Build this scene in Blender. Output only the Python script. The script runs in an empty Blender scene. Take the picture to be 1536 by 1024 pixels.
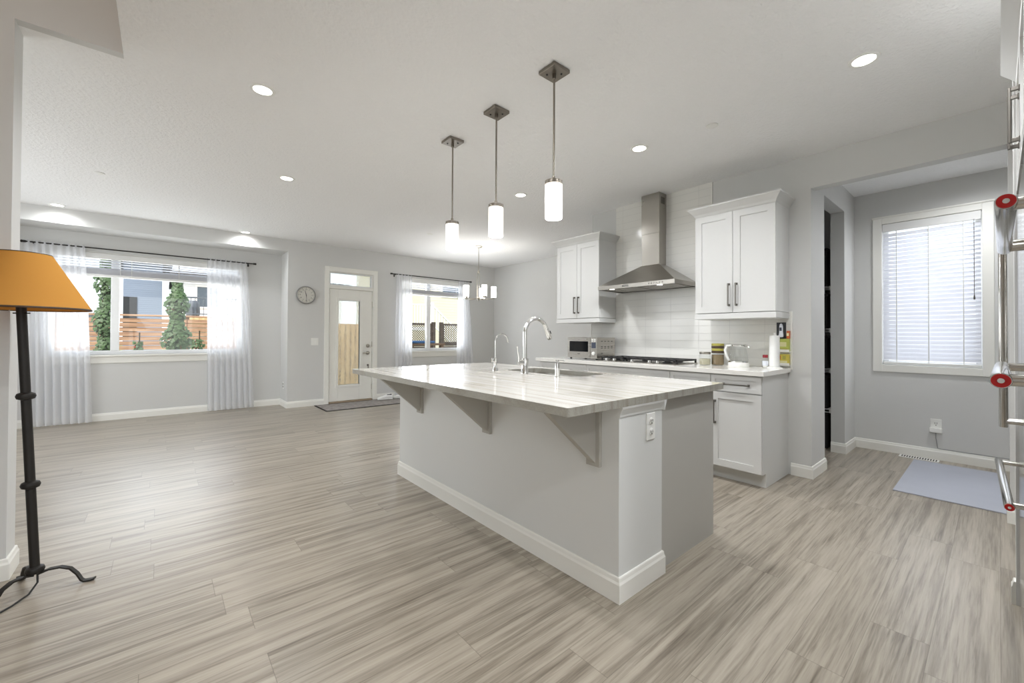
import bpy, bmesh, math, random
from mathutils import Vector, Matrix
random.seed(7)
S = bpy.context.scene
COL = S.collection
PI = math.pi

# ------------------------------------------------------------------ camera
def make_camera():
    f, yaw, pitch, roll, cy = 620.05, 0.70391, 0.00975, 0.00485, 497.32
    cam = bpy.data.cameras.new('camera')
    ob = bpy.data.objects.new('camera', cam)
    COL.objects.link(ob)
    cam.sensor_fit = 'HORIZONTAL'
    cam.sensor_width = 36.0
    cam.lens = f / 1536.0 * 36.0
    cam.shift_y = -(512.0 - cy) / 1536.0
    cam.clip_start = 0.05
    cam.clip_end = 500
    F0 = Vector((math.sin(yaw), math.cos(yaw), 0))
    R0 = Vector((math.cos(yaw), -math.sin(yaw), 0))
    Z = Vector((0, 0, 1))
    F = F0 * math.cos(pitch) + Z * math.sin(pitch)
    U = -F0 * math.sin(pitch) + Z * math.cos(pitch)
    R = R0 * math.cos(roll) + U * math.sin(roll)
    U2 = U * math.cos(roll) - R0 * math.sin(roll)
    m = Matrix(((R.x, U2.x, -F.x, 0), (R.y, U2.y, -F.y, 0), (R.z, U2.z, -F.z, 1.22), (0, 0, 0, 1)))
    ob.matrix_world = m
    S.camera = ob
make_camera()

# ------------------------------------------------------------------ world, sun, daylight, exposure
S.view_settings.view_transform = 'Standard'
S.view_settings.look = 'None'
S.view_settings.gamma = 1.0
S.view_settings.use_curve_mapping = False
S.view_settings.exposure = 0.55
S.cycles.use_denoising = True
S.cycles.max_bounces = 10
S.cycles.diffuse_bounces = 6
S.cycles.transparent_max_bounces = 24
S.cycles.caustics_reflective = False
S.cycles.caustics_refractive = False
S.cycles.sample_clamp_indirect = 6.0

W = bpy.data.worlds.new('sky')
S.world = W
W.use_nodes = True
nt = W.node_tree
nt.nodes.clear()
sky = nt.nodes.new('ShaderNodeTexSky')
sky.sky_type = 'NISHITA'
sky.sun_disc = False
sky.sun_elevation = math.radians(48)
sky.sun_rotation = math.radians(215)
sky.air_density = 1.0
sky.dust_density = 2.5
bg = nt.nodes.new('ShaderNodeBackground')
bg.inputs['Strength'].default_value = 1.0
hz = nt.nodes.new('ShaderNodeMix')
hz.data_type = 'RGBA'
hz.inputs['Factor'].default_value = 0.72
hz.inputs['B'].default_value = (1.35, 1.44, 1.53, 1)
dim = nt.nodes.new('ShaderNodeMix')
dim.data_type = 'RGBA'
dim.blend_type = 'MULTIPLY'
dim.inputs['Factor'].default_value = 1.0
dim.inputs['B'].default_value = (0.28, 0.28, 0.28, 1)
wo = nt.nodes.new('ShaderNodeOutputWorld')
nt.links.new(sky.outputs[0], dim.inputs['A'])
nt.links.new(dim.outputs['Result'], hz.inputs['A'])
nt.links.new(hz.outputs['Result'], bg.inputs['Color'])
nt.links.new(bg.outputs[0], wo.inputs['Surface'])

def light(name, kind, loc, energy, color=(1, 1, 1), rot=(0, 0, 0), **kw):
    d = bpy.data.lights.new(name, kind)
    d.energy = energy
    d.color = color
    for k, v in kw.items():
        setattr(d, k, v)
    o = bpy.data.objects.new(name, d)
    o.location = loc
    o.rotation_euler = rot
    COL.objects.link(o)
    return o
SUN_DIR = Vector((0.46, 0.50, -0.78)).normalized()
sun = light('sun', 'SUN', (-6, -8, 20), 1.9, (1.0, 0.96, 0.9), angle=math.radians(0.8))
sun.rotation_euler = SUN_DIR.to_track_quat('-Z', 'Y').to_euler()
# added fill light, placed at an unseen opening behind the camera
light('rear_fill', 'AREA', (-0.9, -3.2, 1.5), 14, (0.97, 0.985, 1.0), (math.radians(90), 0, 0), shape='RECTANGLE', size=3.6, size_y=2.1)
# added fill light at an unseen side opening past the stair partition
light('side_fill', 'AREA', (-2.98, 5.6, 1.55), 30, (0.95, 0.975, 1.0), (0, math.radians(-90), 0), shape='RECTANGLE', size=1.7, size_y=2.4)
# daylight entering at the visible windows (sky light, each at its own opening)
light('alcove_window_daylight', 'AREA', (-.065, 8.32, 1.64), 21, (0.94, 0.97, 1.0), (math.radians(-108), 0, 0), shape='RECTANGLE', size=2.05, size_y=1.3)
light('dining_window_daylight', 'AREA', (4.35, 7.83, 1.64), 24, (0.94, 0.97, 1.0), (math.radians(-105), 0, 0), shape='RECTANGLE', size=1.36, size_y=1.35)
light('passage_window_daylight', 'AREA', (6.12, .457, 1.68), 4, (0.95, 0.975, 1.0), (0, math.radians(90), 0), shape='RECTANGLE', size=1.4, size_y=.62)

DOWNLIGHT_W = 68.0
PENDANT_W = 4.5
CHANDELIER_W = 1.6
LAMP_COL = (0.955, 0.975, 1.0)

# ------------------------------------------------------------------ materials
def lin(c):
    out = []
    for v in c:
        v = v / 255.0
        out.append(v / 12.92 if v <= 0.04045 else ((v + 0.055) / 1.055) ** 2.4)
    return (out[0], out[1], out[2], 1.0)

def mat(name, rgb, rough=0.5, metal=0.0, spec=0.5, emit=None, emit_s=0.0, coat=0.0, aniso=0.0, bump=None, mottle=None):
    """bump = (scale, strength, distance); mottle = (scale, amount)"""
    m = bpy.data.materials.new(name)
    m.use_nodes = True
    t = m.node_tree
    b = t.nodes['Principled BSDF']
    b.inputs['Base Color'].default_value = lin(rgb)
    b.inputs['Roughness'].default_value = rough
    b.inputs['Metallic'].default_value = metal
    b.inputs['Specular IOR Level'].default_value = spec
    b.inputs['Coat Weight'].default_value = coat
    if emit:
        b.inputs['Emission Color'].default_value = lin(emit)
        b.inputs['Emission Strength'].default_value = emit_s
    tc = None
    if bump or mottle:
        tc = t.nodes.new('ShaderNodeTexCoord')
    if mottle:
        n = t.nodes.new('ShaderNodeTexNoise')
        n.inputs['Scale'].default_value = mottle[0]
        n.inputs['Detail'].default_value = 4
        t.links.new(tc.outputs['Object'], n.inputs['Vector'])
        hs = t.nodes.new('ShaderNodeMix')
        hs.data_type = 'RGBA'
        c = lin(rgb)
        k = mottle[1]
        hs.inputs['A'].default_value = (c[0] * (1 - k), c[1] * (1 - k), c[2] * (1 - k), 1)
        hs.inputs['B'].default_value = (min(1, c[0] * (1 + k)), min(1, c[1] * (1 + k)), min(1, c[2] * (1 + k)), 1)
        t.links.new(n.outputs['Fac'], hs.inputs['Factor'])
        t.links.new(hs.outputs['Result'], b.inputs['Base Color'])
    if bump:
        n = t.nodes.new('ShaderNodeTexNoise')
        n.inputs['Scale'].default_value = bump[0]
        n.inputs['Detail'].default_value = 3
        t.links.new(tc.outputs['Object'], n.inputs['Vector'])
        bp = t.nodes.new('ShaderNodeBump')
        bp.inputs['Strength'].default_value = bump[1]
        bp.inputs['Distance'].default_value = bump[2]
        t.links.new(n.outputs['Fac'], bp.inputs['Height'])
        t.links.new(bp.outputs['Normal'], b.inputs['Normal'])
    return m

def brushed(name, rgb, rough, axis_scale, strength=0.06):
    m = mat(name, rgb, rough, 1.0)
    t = m.node_tree
    b = t.nodes['Principled BSDF']
    tc = t.nodes.new('ShaderNodeTexCoord')
    mp = t.nodes.new('ShaderNodeMapping')
    mp.inputs['Scale'].default_value = axis_scale
    n = t.nodes.new('ShaderNodeTexNoise')
    n.inputs['Scale'].default_value = 1
    n.inputs['Detail'].default_value = 3
    r = t.nodes.new('ShaderNodeMapRange')
    r.inputs['To Min'].default_value = rough - strength
    r.inputs['To Max'].default_value = rough + strength
    t.links.new(tc.outputs['Object'], mp.inputs['Vector'])
    t.links.new(mp.outputs['Vector'], n.inputs['Vector'])
    t.links.new(n.outputs['Fac'], r.inputs['Value'])
    t.links.new(r.outputs['Result'], b.inputs['Roughness'])
    return m

def node_math(t, op, a, b=None, c=None):
    n = t.nodes.new('ShaderNodeMath')
    n.operation = op
    for i, v in enumerate((a, b, c)):
        if v is None:
            continue
        if isinstance(v, (int, float)):
            n.inputs[i].default_value = v
        else:
            t.links.new(v, n.inputs[i])
    return n.outputs[0]

def glass_pane(name, tint=(1, 1, 1), gloss=0.04, rough=0.0, edge=0.12):
    m = bpy.data.materials.new(name)
    m.use_nodes = True
    t = m.node_tree
    t.nodes.clear()
    o = t.nodes.new('ShaderNodeOutputMaterial')
    tr = t.nodes.new('ShaderNodeBsdfTransparent')
    tr.inputs['Color'].default_value = (*tint, 1)
    g = t.nodes.new('ShaderNodeBsdfGlossy')
    g.inputs['Roughness'].default_value = rough
    mx = t.nodes.new('ShaderNodeMixShader')
    lw = t.nodes.new('ShaderNodeLayerWeight')
    lw.inputs['Blend'].default_value = 0.5
    f3 = node_math(t, 'POWER', lw.outputs['Facing'], 3.0)
    t.links.new(node_math(t, 'ADD', gloss * .6, node_math(t, 'MULTIPLY', f3, edge)), mx.inputs['Fac'])
    t.links.new(tr.outputs[0], mx.inputs[1])
    t.links.new(g.outputs[0], mx.inputs[2])
    t.links.new(mx.outputs[0], o.inputs['Surface'])
    return m

def sheer(name, rgb, transp, transl=0.5):
    m = bpy.data.materials.new(name)
    m.use_nodes = True
    t = m.node_tree
    t.nodes.clear()
    o = t.nodes.new('ShaderNodeOutputMaterial')
    tr = t.nodes.new('ShaderNodeBsdfTransparent')
    d = t.nodes.new('ShaderNodeBsdfDiffuse')
    d.inputs['Color'].default_value = lin(rgb)
    l = t.nodes.new('ShaderNodeBsdfTranslucent')
    l.inputs['Color'].default_value = lin(rgb)
    a = t.nodes.new('ShaderNodeMixShader')
    a.inputs['Fac'].default_value = transl
    b = t.nodes.new('ShaderNodeMixShader')
    b.inputs['Fac'].default_value = transp
    t.links.new(d.outputs[0], a.inputs[1])
    t.links.new(l.outputs[0], a.inputs[2])
    t.links.new(a.outputs[0], b.inputs[1])
    t.links.new(tr.outputs[0], b.inputs[2])
    t.links.new(b.outputs[0], o.inputs['Surface'])
    return m

def floor_material():
    m = bpy.data.materials.new('laminate_planks')
    m.use_nodes = True
    t = m.node_tree
    b = t.nodes['Principled BSDF']
    tc = t.nodes.new('ShaderNodeTexCoord')
    sp = t.nodes.new('ShaderNodeSeparateXYZ')
    t.links.new(tc.outputs['Object'], sp.inputs[0])
    x, y = sp.outputs[0], sp.outputs[1]
    W_, L_ = 0.182, 1.22
    yr = node_math(t, 'DIVIDE', y, W_)
    row = node_math(t, 'FLOOR', yr)
    wn = t.nodes.new('ShaderNodeTexWhiteNoise')
    wn.noise_dimensions = '1D'
    t.links.new(row, wn.inputs['W'])
    xo = node_math(t, 'ADD', node_math(t, 'DIVIDE', x, L_), node_math(t, 'MULTIPLY', wn.outputs['Value'], 7.3))
    pid = node_math(t, 'FLOOR', xo)
    cb = t.nodes.new('ShaderNodeCombineXYZ')
    t.links.new(row, cb.inputs[0])
    t.links.new(pid, cb.inputs[1])
    wn2 = t.nodes.new('ShaderNodeTexWhiteNoise')
    wn2.noise_dimensions = '3D'
    t.links.new(cb.outputs[0], wn2.inputs['Vector'])
    rnd = wn2.outputs['Value']
    # grain coordinates: stretched along the plank, shifted per plank
    gc = t.nodes.new('ShaderNodeCombineXYZ')
    t.links.new(node_math(t, 'MULTIPLY', x, 0.95), gc.inputs[0])
    t.links.new(node_math(t, 'MULTIPLY', y, 23.0), gc.inputs[1])
    t.links.new(node_math(t, 'MULTIPLY', rnd, 60.0), gc.inputs[2])
    n1 = t.nodes.new('ShaderNodeTexNoise')
    n1.inputs['Scale'].default_value = 1.0
    n1.inputs['Detail'].default_value = 6
    n1.inputs['Roughness'].default_value = 0.62
    n1.inputs['Distortion'].default_value = 0.35
    t.links.new(gc.outputs[0], n1.inputs['Vector'])
    gc2 = t.nodes.new('ShaderNodeCombineXYZ')
    t.links.new(node_math(t, 'MULTIPLY', x, 5.0), gc2.inputs[0])
    t.links.new(node_math(t, 'MULTIPLY', y, 130.0), gc2.inputs[1])
    t.links.new(node_math(t, 'MULTIPLY', rnd, 31.0), gc2.inputs[2])
    n2 = t.nodes.new('ShaderNodeTexNoise')
    n2.inputs['Scale'].default_value = 1.0
    n2.inputs['Detail'].default_value = 3
    t.links.new(gc2.outputs[0], n2.inputs['Vector'])
    mixv = node_math(t, 'ADD', node_math(t, 'MULTIPLY', n1.outputs['Fac'], 0.70), node_math(t, 'MULTIPLY', n2.outputs['Fac'], 0.30))
    mixv = node_math(t, 'ADD', mixv, node_math(t, 'MULTIPLY', node_math(t, 'SUBTRACT', rnd, 0.5), 0.06))
    gc3 = t.nodes.new('ShaderNodeCombineXYZ')
    t.links.new(node_math(t, 'MULTIPLY', x, 1.4), gc3.inputs[0])
    t.links.new(node_math(t, 'MULTIPLY', y, 40.0), gc3.inputs[1])
    t.links.new(node_math(t, 'MULTIPLY', rnd, 91.0), gc3.inputs[2])
    n3 = t.nodes.new('ShaderNodeTexNoise')
    n3.inputs['Scale'].default_value = 1.0
    n3.inputs['Detail'].default_value = 5
    n3.inputs['Roughness'].default_value = 0.7
    n3.inputs['Distortion'].default_value = 0.35
    t.links.new(gc3.outputs[0], n3.inputs['Vector'])
    st = t.nodes.new('ShaderNodeMapRange')
    st.inputs['From Min'].default_value = 0.54
    st.inputs['From Max'].default_value = 0.72
    t.links.new(n3.outputs['Fac'], st.inputs['Value'])
    mixv = node_math(t, 'SUBTRACT', node_math(t, 'ADD', mixv, 0.015), node_math(t, 'MULTIPLY', st.outputs['Result'], 0.15))
    cr = t.nodes.new('ShaderNodeValToRGB')
    cr.color_ramp.elements[0].position = 0.28
    cr.color_ramp.elements[0].color = lin((96, 87, 75))
    cr.color_ramp.elements[1].position = 0.66
    cr.color_ramp.elements[1].color = lin((172, 163, 149))
    e = cr.color_ramp.elements.new(0.43)
    e.color = lin((134, 125, 112))
    e = cr.color_ramp.elements.new(0.53)
    e.color = lin((157, 148, 134))
    t.links.new(mixv, cr.inputs['Fac'])
    # seams
    fy = node_math(t, 'FRACT', yr)
    fx = node_math(t, 'FRACT', xo)
    sy = node_math(t, 'MINIMUM', fy, node_math(t, 'SUBTRACT', 1.0, fy))
    sx = node_math(t, 'MINIMUM', fx, node_math(t, 'SUBTRACT', 1.0, fx))
    seam = node_math(t, 'MAXIMUM', node_math(t, 'LESS_THAN', sy, 0.0055), node_math(t, 'LESS_THAN', sx, 0.0011))
    mx = t.nodes.new('ShaderNodeMix')
    mx.data_type = 'RGBA'
    mx.inputs['B'].default_value = lin((96, 88, 78))
    t.links.new(node_math(t, 'MULTIPLY', seam, 0.55), mx.inputs['Factor'])
    t.links.new(cr.outputs['Color'], mx.inputs['A'])
    t.links.new(mx.outputs['Result'], b.inputs['Base Color'])
    rr = node_math(t, 'ADD', 0.26, node_math(t, 'MULTIPLY', n2.outputs['Fac'], 0.12))
    t.links.new(rr, b.inputs['Roughness'])
    bp = t.nodes.new('ShaderNodeBump')
    bp.inputs['Strength'].default_value = 0.12
    bp.inputs['Distance'].default_value = 0.002
    t.links.new(node_math(t, 'SUBTRACT', n2.outputs['Fac'], seam), bp.inputs['Height'])
    t.links.new(bp.outputs['Normal'], b.inputs['Normal'])
    return m

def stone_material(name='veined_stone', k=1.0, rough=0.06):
    m = bpy.data.materials.new(name)
    m.use_nodes = True
    t = m.node_tree
    b = t.nodes['Principled BSDF']
    tc = t.nodes.new('ShaderNodeTexCoord')
    mp = t.nodes.new('ShaderNodeMapping')
    mp.inputs['Scale'].default_value = (26, 1.1, 2.2)
    mp.inputs['Rotation'].default_value = (0, 0, 0.05)
    n = t.nodes.new('ShaderNodeTexNoise')
    n.inputs['Scale'].default_value = 1.0
    n.inputs['Detail'].default_value = 7
    n.inputs['Roughness'].default_value = 0.65
    n.inputs['Distortion'].default_value = 0.8
    t.links.new(tc.outputs['Object'], mp.inputs['Vector'])
    t.links.new(mp.outputs['Vector'], n.inputs['Vector'])
    cr = t.nodes.new('ShaderNodeValToRGB')
    el = cr.color_ramp.elements
    el[0].position = 0.27
    el[0].color = lin((150, 142, 130))
    el[1].position = 0.62
    el[1].color = lin((220, 217, 212))
    e = el.new(0.38)
    e.color = lin((190, 183, 172))
    e = el.new(0.47)
    e.color = lin((210, 206, 198))
    t.links.new(n.outputs['Fac'], cr.inputs['Fac'])
    n2 = t.nodes.new('ShaderNodeTexNoise')
    n2.inputs['Scale'].default_value = 160
    n2.inputs['Detail'].default_value = 2
    t.links.new(tc.outputs['Object'], n2.inputs['Vector'])
    mx = t.nodes.new('ShaderNodeMix')
    mx.data_type = 'RGBA'
    mx.blend_type = 'OVERLAY'
    mx.inputs['Factor'].default_value = 0.25
    t.links.new(cr.outputs['Color'], mx.inputs['A'])
    t.links.new(n2.outputs['Fac'], mx.inputs['B'])
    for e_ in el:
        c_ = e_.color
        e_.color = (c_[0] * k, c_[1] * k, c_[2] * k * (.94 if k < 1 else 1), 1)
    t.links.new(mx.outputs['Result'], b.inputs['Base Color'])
    b.inputs['Roughness'].default_value = rough
    b.inputs['Specular IOR Level'].default_value = 0.6
    return m

def tile_material():
    m = bpy.data.materials.new('white_wall_tile')
    m.use_nodes = True
    t = m.node_tree
    b = t.nodes['Principled BSDF']
    tc = t.nodes.new('ShaderNodeTexCoord')
    sp = t.nodes.new('ShaderNodeSeparateXYZ')
    t.links.new(tc.outputs['Object'], sp.inputs[0])
    fy = node_math(t, 'FRACT', node_math(t, 'ADD', node_math(t, 'DIVIDE', sp.outputs[1], 0.31), 0.46))
    fz = node_math(t, 'FRACT', node_math(t, 'DIVIDE', sp.outputs[2], 0.0785))
    dy = node_math(t, 'MULTIPLY', node_math(t, 'MINIMUM', fy, node_math(t, 'SUBTRACT', 1, fy)), 0.31)
    dz = node_math(t, 'MULTIPLY', node_math(t, 'MINIMUM', fz, node_math(t, 'SUBTRACT', 1, fz)), 0.0785)
    d = node_math(t, 'MINIMUM', dy, dz)
    g = node_math(t, 'LESS_THAN', d, 0.0014)
    mx = t.nodes.new('ShaderNodeMix')
    mx.data_type = 'RGBA'
    mx.inputs['A'].default_value = lin((232, 231, 226))
    mx.inputs['B'].default_value = lin((208, 207, 203))
    t.links.new(g, mx.inputs['Factor'])
    t.links.new(mx.outputs['Result'], b.inputs['Base Color'])
    t.links.new(node_math(t, 'ADD', 0.12, node_math(t, 'MULTIPLY', g, 0.6)), b.inputs['Roughness'])
    bp = t.nodes.new('ShaderNodeBump')
    bp.inputs['Strength'].default_value = 0.35
    bp.inputs['Distance'].default_value = 0.002
    t.links.new(node_math(t, 'MINIMUM', d, 0.003), bp.inputs['Height'])
    bp.inputs['Distance'].default_value = 0.35
    t.links.new(bp.outputs['Normal'], b.inputs['Normal'])
    return m

def siding_material(name, rgb, pitch=0.11):
    m = mat(name, rgb, 0.7)
    t = m.node_tree
    b = t.nodes['Principled BSDF']
    tc = t.nodes.new('ShaderNodeTexCoord')
    sp = t.nodes.new('ShaderNodeSeparateXYZ')
    t.links.new(tc.outputs['Object'], sp.inputs[0])
    f = node_math(t, 'FRACT', node_math(t, 'DIVIDE', sp.outputs[2], pitch))
    bp = t.nodes.new('ShaderNodeBump')
    bp.inputs['Distance'].default_value = 0.04
    bp.inputs['Strength'].default_value = 1.0
    t.links.new(node_math(t, 'SUBTRACT', 1.0, f), bp.inputs['Height'])
    t.links.new(bp.outputs['Normal'], b.inputs['Normal'])
    return m

def wood_material(name, c1, c2, scale=(1.0, 12.0, 12.0), rough=0.7):
    m = bpy.data.materials.new(name)
    m.use_nodes = True
    t = m.node_tree
    b = t.nodes['Principled BSDF']
    tc = t.nodes.new('ShaderNodeTexCoord')
    mp = t.nodes.new('ShaderNodeMapping')
    mp.inputs['Scale'].default_value = scale
    n = t.nodes.new('ShaderNodeTexNoise')
    n.inputs['Scale'].default_value = 1.5
    n.inputs['Detail'].default_value = 5
    t.links.new(tc.outputs['Object'], mp.inputs['Vector'])
    t.links.new(mp.outputs['Vector'], n.inputs['Vector'])
    cr = t.nodes.new('ShaderNodeValToRGB')
    cr.color_ramp.elements[0].position = 0.32
    cr.color_ramp.elements[0].color = lin(c1)
    cr.color_ramp.elements[1].position = 0.68
    cr.color_ramp.elements[1].color = lin(c2)
    t.links.new(n.outputs['Fac'], cr.inputs['Fac'])
    t.links.new(cr.outputs['Color'], b.inputs['Base Color'])
    b.inputs['Roughness'].default_value = rough
    return m

def mesh_grid_material(name, rgb, rough=0.4):
    return mat(name, rgb, rough)

M = {}
M['wall'] = mat('wall_paint_grey', (213, 213, 211), 0.75, bump=(160, 0.04, 0.001))
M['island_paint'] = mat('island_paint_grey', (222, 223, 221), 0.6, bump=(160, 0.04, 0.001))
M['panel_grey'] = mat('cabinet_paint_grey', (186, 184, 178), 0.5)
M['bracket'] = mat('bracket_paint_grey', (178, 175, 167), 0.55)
M['ceiling'] = mat('ceiling_texture_white', (246, 246, 246), 0.9, bump=(48, 0.6, 0.012))
M['ceiling_flat'] = mat('ceiling_flat_white', (236, 236, 234), 0.9)
M['trim'] = mat('trim_white', (240, 239, 233), 0.45)
M['cab'] = mat('cabinet_white', (213, 213, 211), 0.4)
M['white_plastic'] = mat('plastic_white', (240, 240, 236), 0.4)
M['vinyl'] = mat('vinyl_white', (244, 245, 245), 0.4)
M['quartz'] = mat('quartz_white', (236, 234, 229), 0.08, spec=0.6, mottle=(30, 0.03))
M['stone'] = stone_material()
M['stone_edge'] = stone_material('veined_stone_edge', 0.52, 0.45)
M['tile'] = tile_material()
M['floor'] = floor_material()
M['steel'] = brushed('steel_brushed', (176, 172, 165), 0.28, (4, 4, 220))
M['steel_h'] = brushed('steel_hood', (178, 174, 167), 0.30, (200, 6, 6))
M['mirror_steel'] = brushed('steel_appliance', (198, 196, 192), 0.13, (3, 3, 160), 0.03)
M['chrome'] = mat('chrome_polished', (226, 226, 224), 0.06, 1.0)
M['nickel'] = mat('nickel_satin', (186, 180, 170), 0.3, 1.0)
M['nickel_dark'] = mat('nickel_dark_satin', (140, 133, 124), 0.33, 1.0)
M['pull'] = mat('pull_dark_nickel', (120, 116, 110), 0.35, 0.9)
M['black'] = mat('black_enamel', (26, 26, 26), 0.4)
M['black_iron'] = mat('black_cast_iron', (30, 30, 30), 0.55, bump=(200, 0.2, 0.001))
M['dark_glass'] = mat('dark_glass', (18, 20, 22), 0.06, spec=0.7)
M['wrought'] = mat('wrought_iron', (38, 35, 32), 0.5, 0.3, bump=(90, 0.25, 0.002))
M['rod'] = mat('curtain_rod_dark', (52, 50, 48), 0.4, 0.6)
M['shade_orange'] = sheer('lampshade_orange_cloth', (222, 164, 84), 0.0, 0.25)
M['sheer'] = sheer('sheer_white_voile', (243, 244, 247), 0.36, 0.34)
M['lamp_glass'] = mat('opal_glass', (245, 243, 238), 0.25, emit=(255, 246, 230), emit_s=1.1)
M['lamp_glass_bright'] = mat('opal_glass_bright', (245, 243, 238), 0.25, emit=(255, 250, 242), emit_s=5.0)
M['lens'] = mat('downlight_lens', (255, 255, 255), 0.4, emit=(255, 250, 240), emit_s=6.0)
M['hood_lens'] = mat('hood_lamp_lens', (255, 255, 255), 0.4, emit=(255, 248, 235), emit_s=3.0)
M['glass'] = glass_pane('window_glass')
M['clear_glass'] = glass_pane('clear_vessel_glass', (0.97, 0.98, 0.98), 0.07, 0.0, 0.35)
M['blind'] = sheer('blind_slat_white', (236, 237, 241), 0.0, 0.28)
M['blind_rail'] = mat('blind_rail_white', (234, 234, 232), 0.45)
M['red'] = mat('medallion_red', (186, 22, 22), 0.3)
M['lid_red'] = mat('lid_dark_red', (140, 30, 42), 0.4)
M['paper'] = mat('paper_towel_white', (245, 245, 243), 0.9, bump=(220, 0.2, 0.001))
M['spice'] = mat('dried_herb_brown', (138, 120, 92), 0.9, mottle=(120, 0.35))
M['spice_pale'] = mat('dried_grain_pale', (190, 184, 160), 0.9, mottle=(120, 0.25))
M['lid_yellow'] = mat('lid_olive_yellow', (176, 168, 84), 0.45)
M['lid_brown'] = mat('lid_dark_brown', (72, 56, 44), 0.45)
M['pack_black'] = mat('package_black', (30, 30, 34), 0.45)
M['pack_yellow'] = mat('package_yellow', (206, 190, 82), 0.5, mottle=(40, 0.12))
M['pack_green'] = mat('package_lime', (186, 194, 96), 0.5, mottle=(40, 0.12))
M['pack_label'] = mat('package_pale_label', (226, 222, 170), 0.5)
M['pack_orange'] = mat('package_orange', (196, 96, 48), 0.5)
M['device_white'] = mat('device_white', (228, 232, 240), 0.35)
M['screen_grey'] = mat('screen_blue_grey', (70, 76, 92), 0.25)
M['mat_blue'] = mat('rug_pale_blue_grey', (172, 175, 185), 0.95, bump=(400, 0.4, 0.003), mottle=(5, 0.04))
M['doormat'] = mat('doormat_grey_woven', (150, 144, 140), 0.95, bump=(300, 0.5, 0.004), mottle=(14, 0.7))
M['doormat_edge'] = mat('doormat_dark_edge', (54, 50, 48), 0.9)
M['threshold'] = wood_material('threshold_wood', (128, 110, 92), (168, 150, 128))
M['cord'] = mat('cord_black', (22, 22, 22), 0.5)
M['cord_grey'] = mat('cord_grey', (150, 150, 150), 0.5)
M['shoe_white'] = mat('shoe_white', (236, 236, 234), 0.7)
M['shoe_dark'] = mat('shoe_dark_lining', (44, 42, 42), 0.8)
M['slot'] = mat('slot_dark', (40, 38, 36), 0.6)
M['clock_face'] = mat('clock_face_pale', (216, 214, 206), 0.6)
M['clock_rim'] = mat('clock_rim_grey', (150, 150, 148), 0.35, 0.4)
M['ink'] = mat('ink_dark', (48, 48, 48), 0.6)
M['pantry_dark'] = mat('pantry_goods_and_shade', (28, 27, 27), 0.8)  # goods blackened to carry the shade of the unlit pantry
M['wire_white'] = mat('wire_white', (226, 226, 226), 0.5)
M['cedar'] = wood_material('cedar_boards', (158, 118, 90), (206, 166, 134), (1.2, 12, 14))
M['cedar_pale'] = wood_material('pale_fence_boards', (196, 160, 112), (226, 194, 146), (12, 12, 1.2))
M['fence_dark'] = wood_material('stained_dark_boards', (54, 45, 38), (78, 65, 54), (3, 3, 8))
M['leaf'] = mat('hop_leaf_green', (76, 102, 60), 0.5, mottle=(16, 0.75))
M['leaf2'] = mat('creeper_leaf_red', (142, 70, 52), 0.55, mottle=(9, 0.3))
M['stem'] = mat('vine_stem', (70, 62, 44), 0.8)
M['grass'] = mat('lawn_green', (120, 134, 92), 0.95, mottle=(3, 0.3), bump=(60, 0.6, 0.03))
M['house_blue'] = siding_material('siding_blue_grey', (122, 134, 150))
M['house_white'] = siding_material('siding_white', (234, 235, 235))
M['house_beige'] = siding_material('siding_beige', (196, 190, 168), 0.13)
M['roof'] = mat('roof_shingle_dark', (72, 70, 72), 0.9, mottle=(14, 0.25))
M['soffit'] = mat('eave_white', (222, 222, 220), 0.6)
M['ext_white'] = mat('painted_white_rail', (240, 238, 234), 0.5)
M['ext_grey'] = mat('painted_grey_rail', (98, 104, 112), 0.5)
M['ext_dark'] = mat('outdoor_dark', (34, 36, 40), 0.6)
M['ext_window'] = mat('house_window_glass', (64, 78, 92), 0.1, spec=0.8)
M['blue_cover'] = mat('blue_cover', (52, 98, 146), 0.6)
M['table_wood'] = wood_material('table_wood', (96, 72, 52), (132, 102, 76))

def obscure_glass():
    m = bpy.data.materials.new('obscure_rain_glass')
    m.use_nodes = True
    t = m.node_tree
    t.nodes.clear()
    o = t.nodes.new('ShaderNodeOutputMaterial')
    r = t.nodes.new('ShaderNodeBsdfRefraction')
    r.inputs['IOR'].default_value = 1.12
    r.inputs['Roughness'].default_value = 0.0
    r.inputs['Color'].default_value = (0.97, 0.98, 0.97, 1)
    g = t.nodes.new('ShaderNodeBsdfGlossy')
    g.inputs['Roughness'].default_value = 0.08
    l = t.nodes.new('ShaderNodeBsdfTranslucent')
    l.inputs['Color'].default_value = (0.9, 0.93, 0.92, 1)
    tc = t.nodes.new('ShaderNodeTexCoord')
    mp = t.nodes.new('ShaderNodeMapping')
    mp.inputs['Scale'].default_value = (46, 46, 9)
    n = t.nodes.new('ShaderNodeTexNoise')
    n.inputs['Scale'].default_value = 1
    n.inputs['Detail'].default_value = 2
    bp = t.nodes.new('ShaderNodeBump')
    bp.inputs['Strength'].default_value = 0.3
    bp.inputs['Distance'].default_value = 0.006
    t.links.new(tc.outputs['Object'], mp.inputs['Vector'])
    t.links.new(mp.outputs['Vector'], n.inputs['Vector'])
    t.links.new(n.outputs['Fac'], bp.inputs['Height'])
    for s in (r, g):
        t.links.new(bp.outputs['Normal'], s.inputs['Normal'])
    a = t.nodes.new('ShaderNodeMixShader')
    a.inputs['Fac'].default_value = 0.22
    t.links.new(r.outputs[0], a.inputs[1])
    t.links.new(l.outputs[0], a.inputs[2])
    b = t.nodes.new('ShaderNodeMixShader')
    b.inputs['Fac'].default_value = 0.05
    t.links.new(a.outputs[0], b.inputs[1])
    t.links.new(g.outputs[0], b.inputs[2])
    t.links.new(b.outputs[0], o.inputs['Surface'])
    return m
M['obscure'] = obscure_glass()

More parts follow.
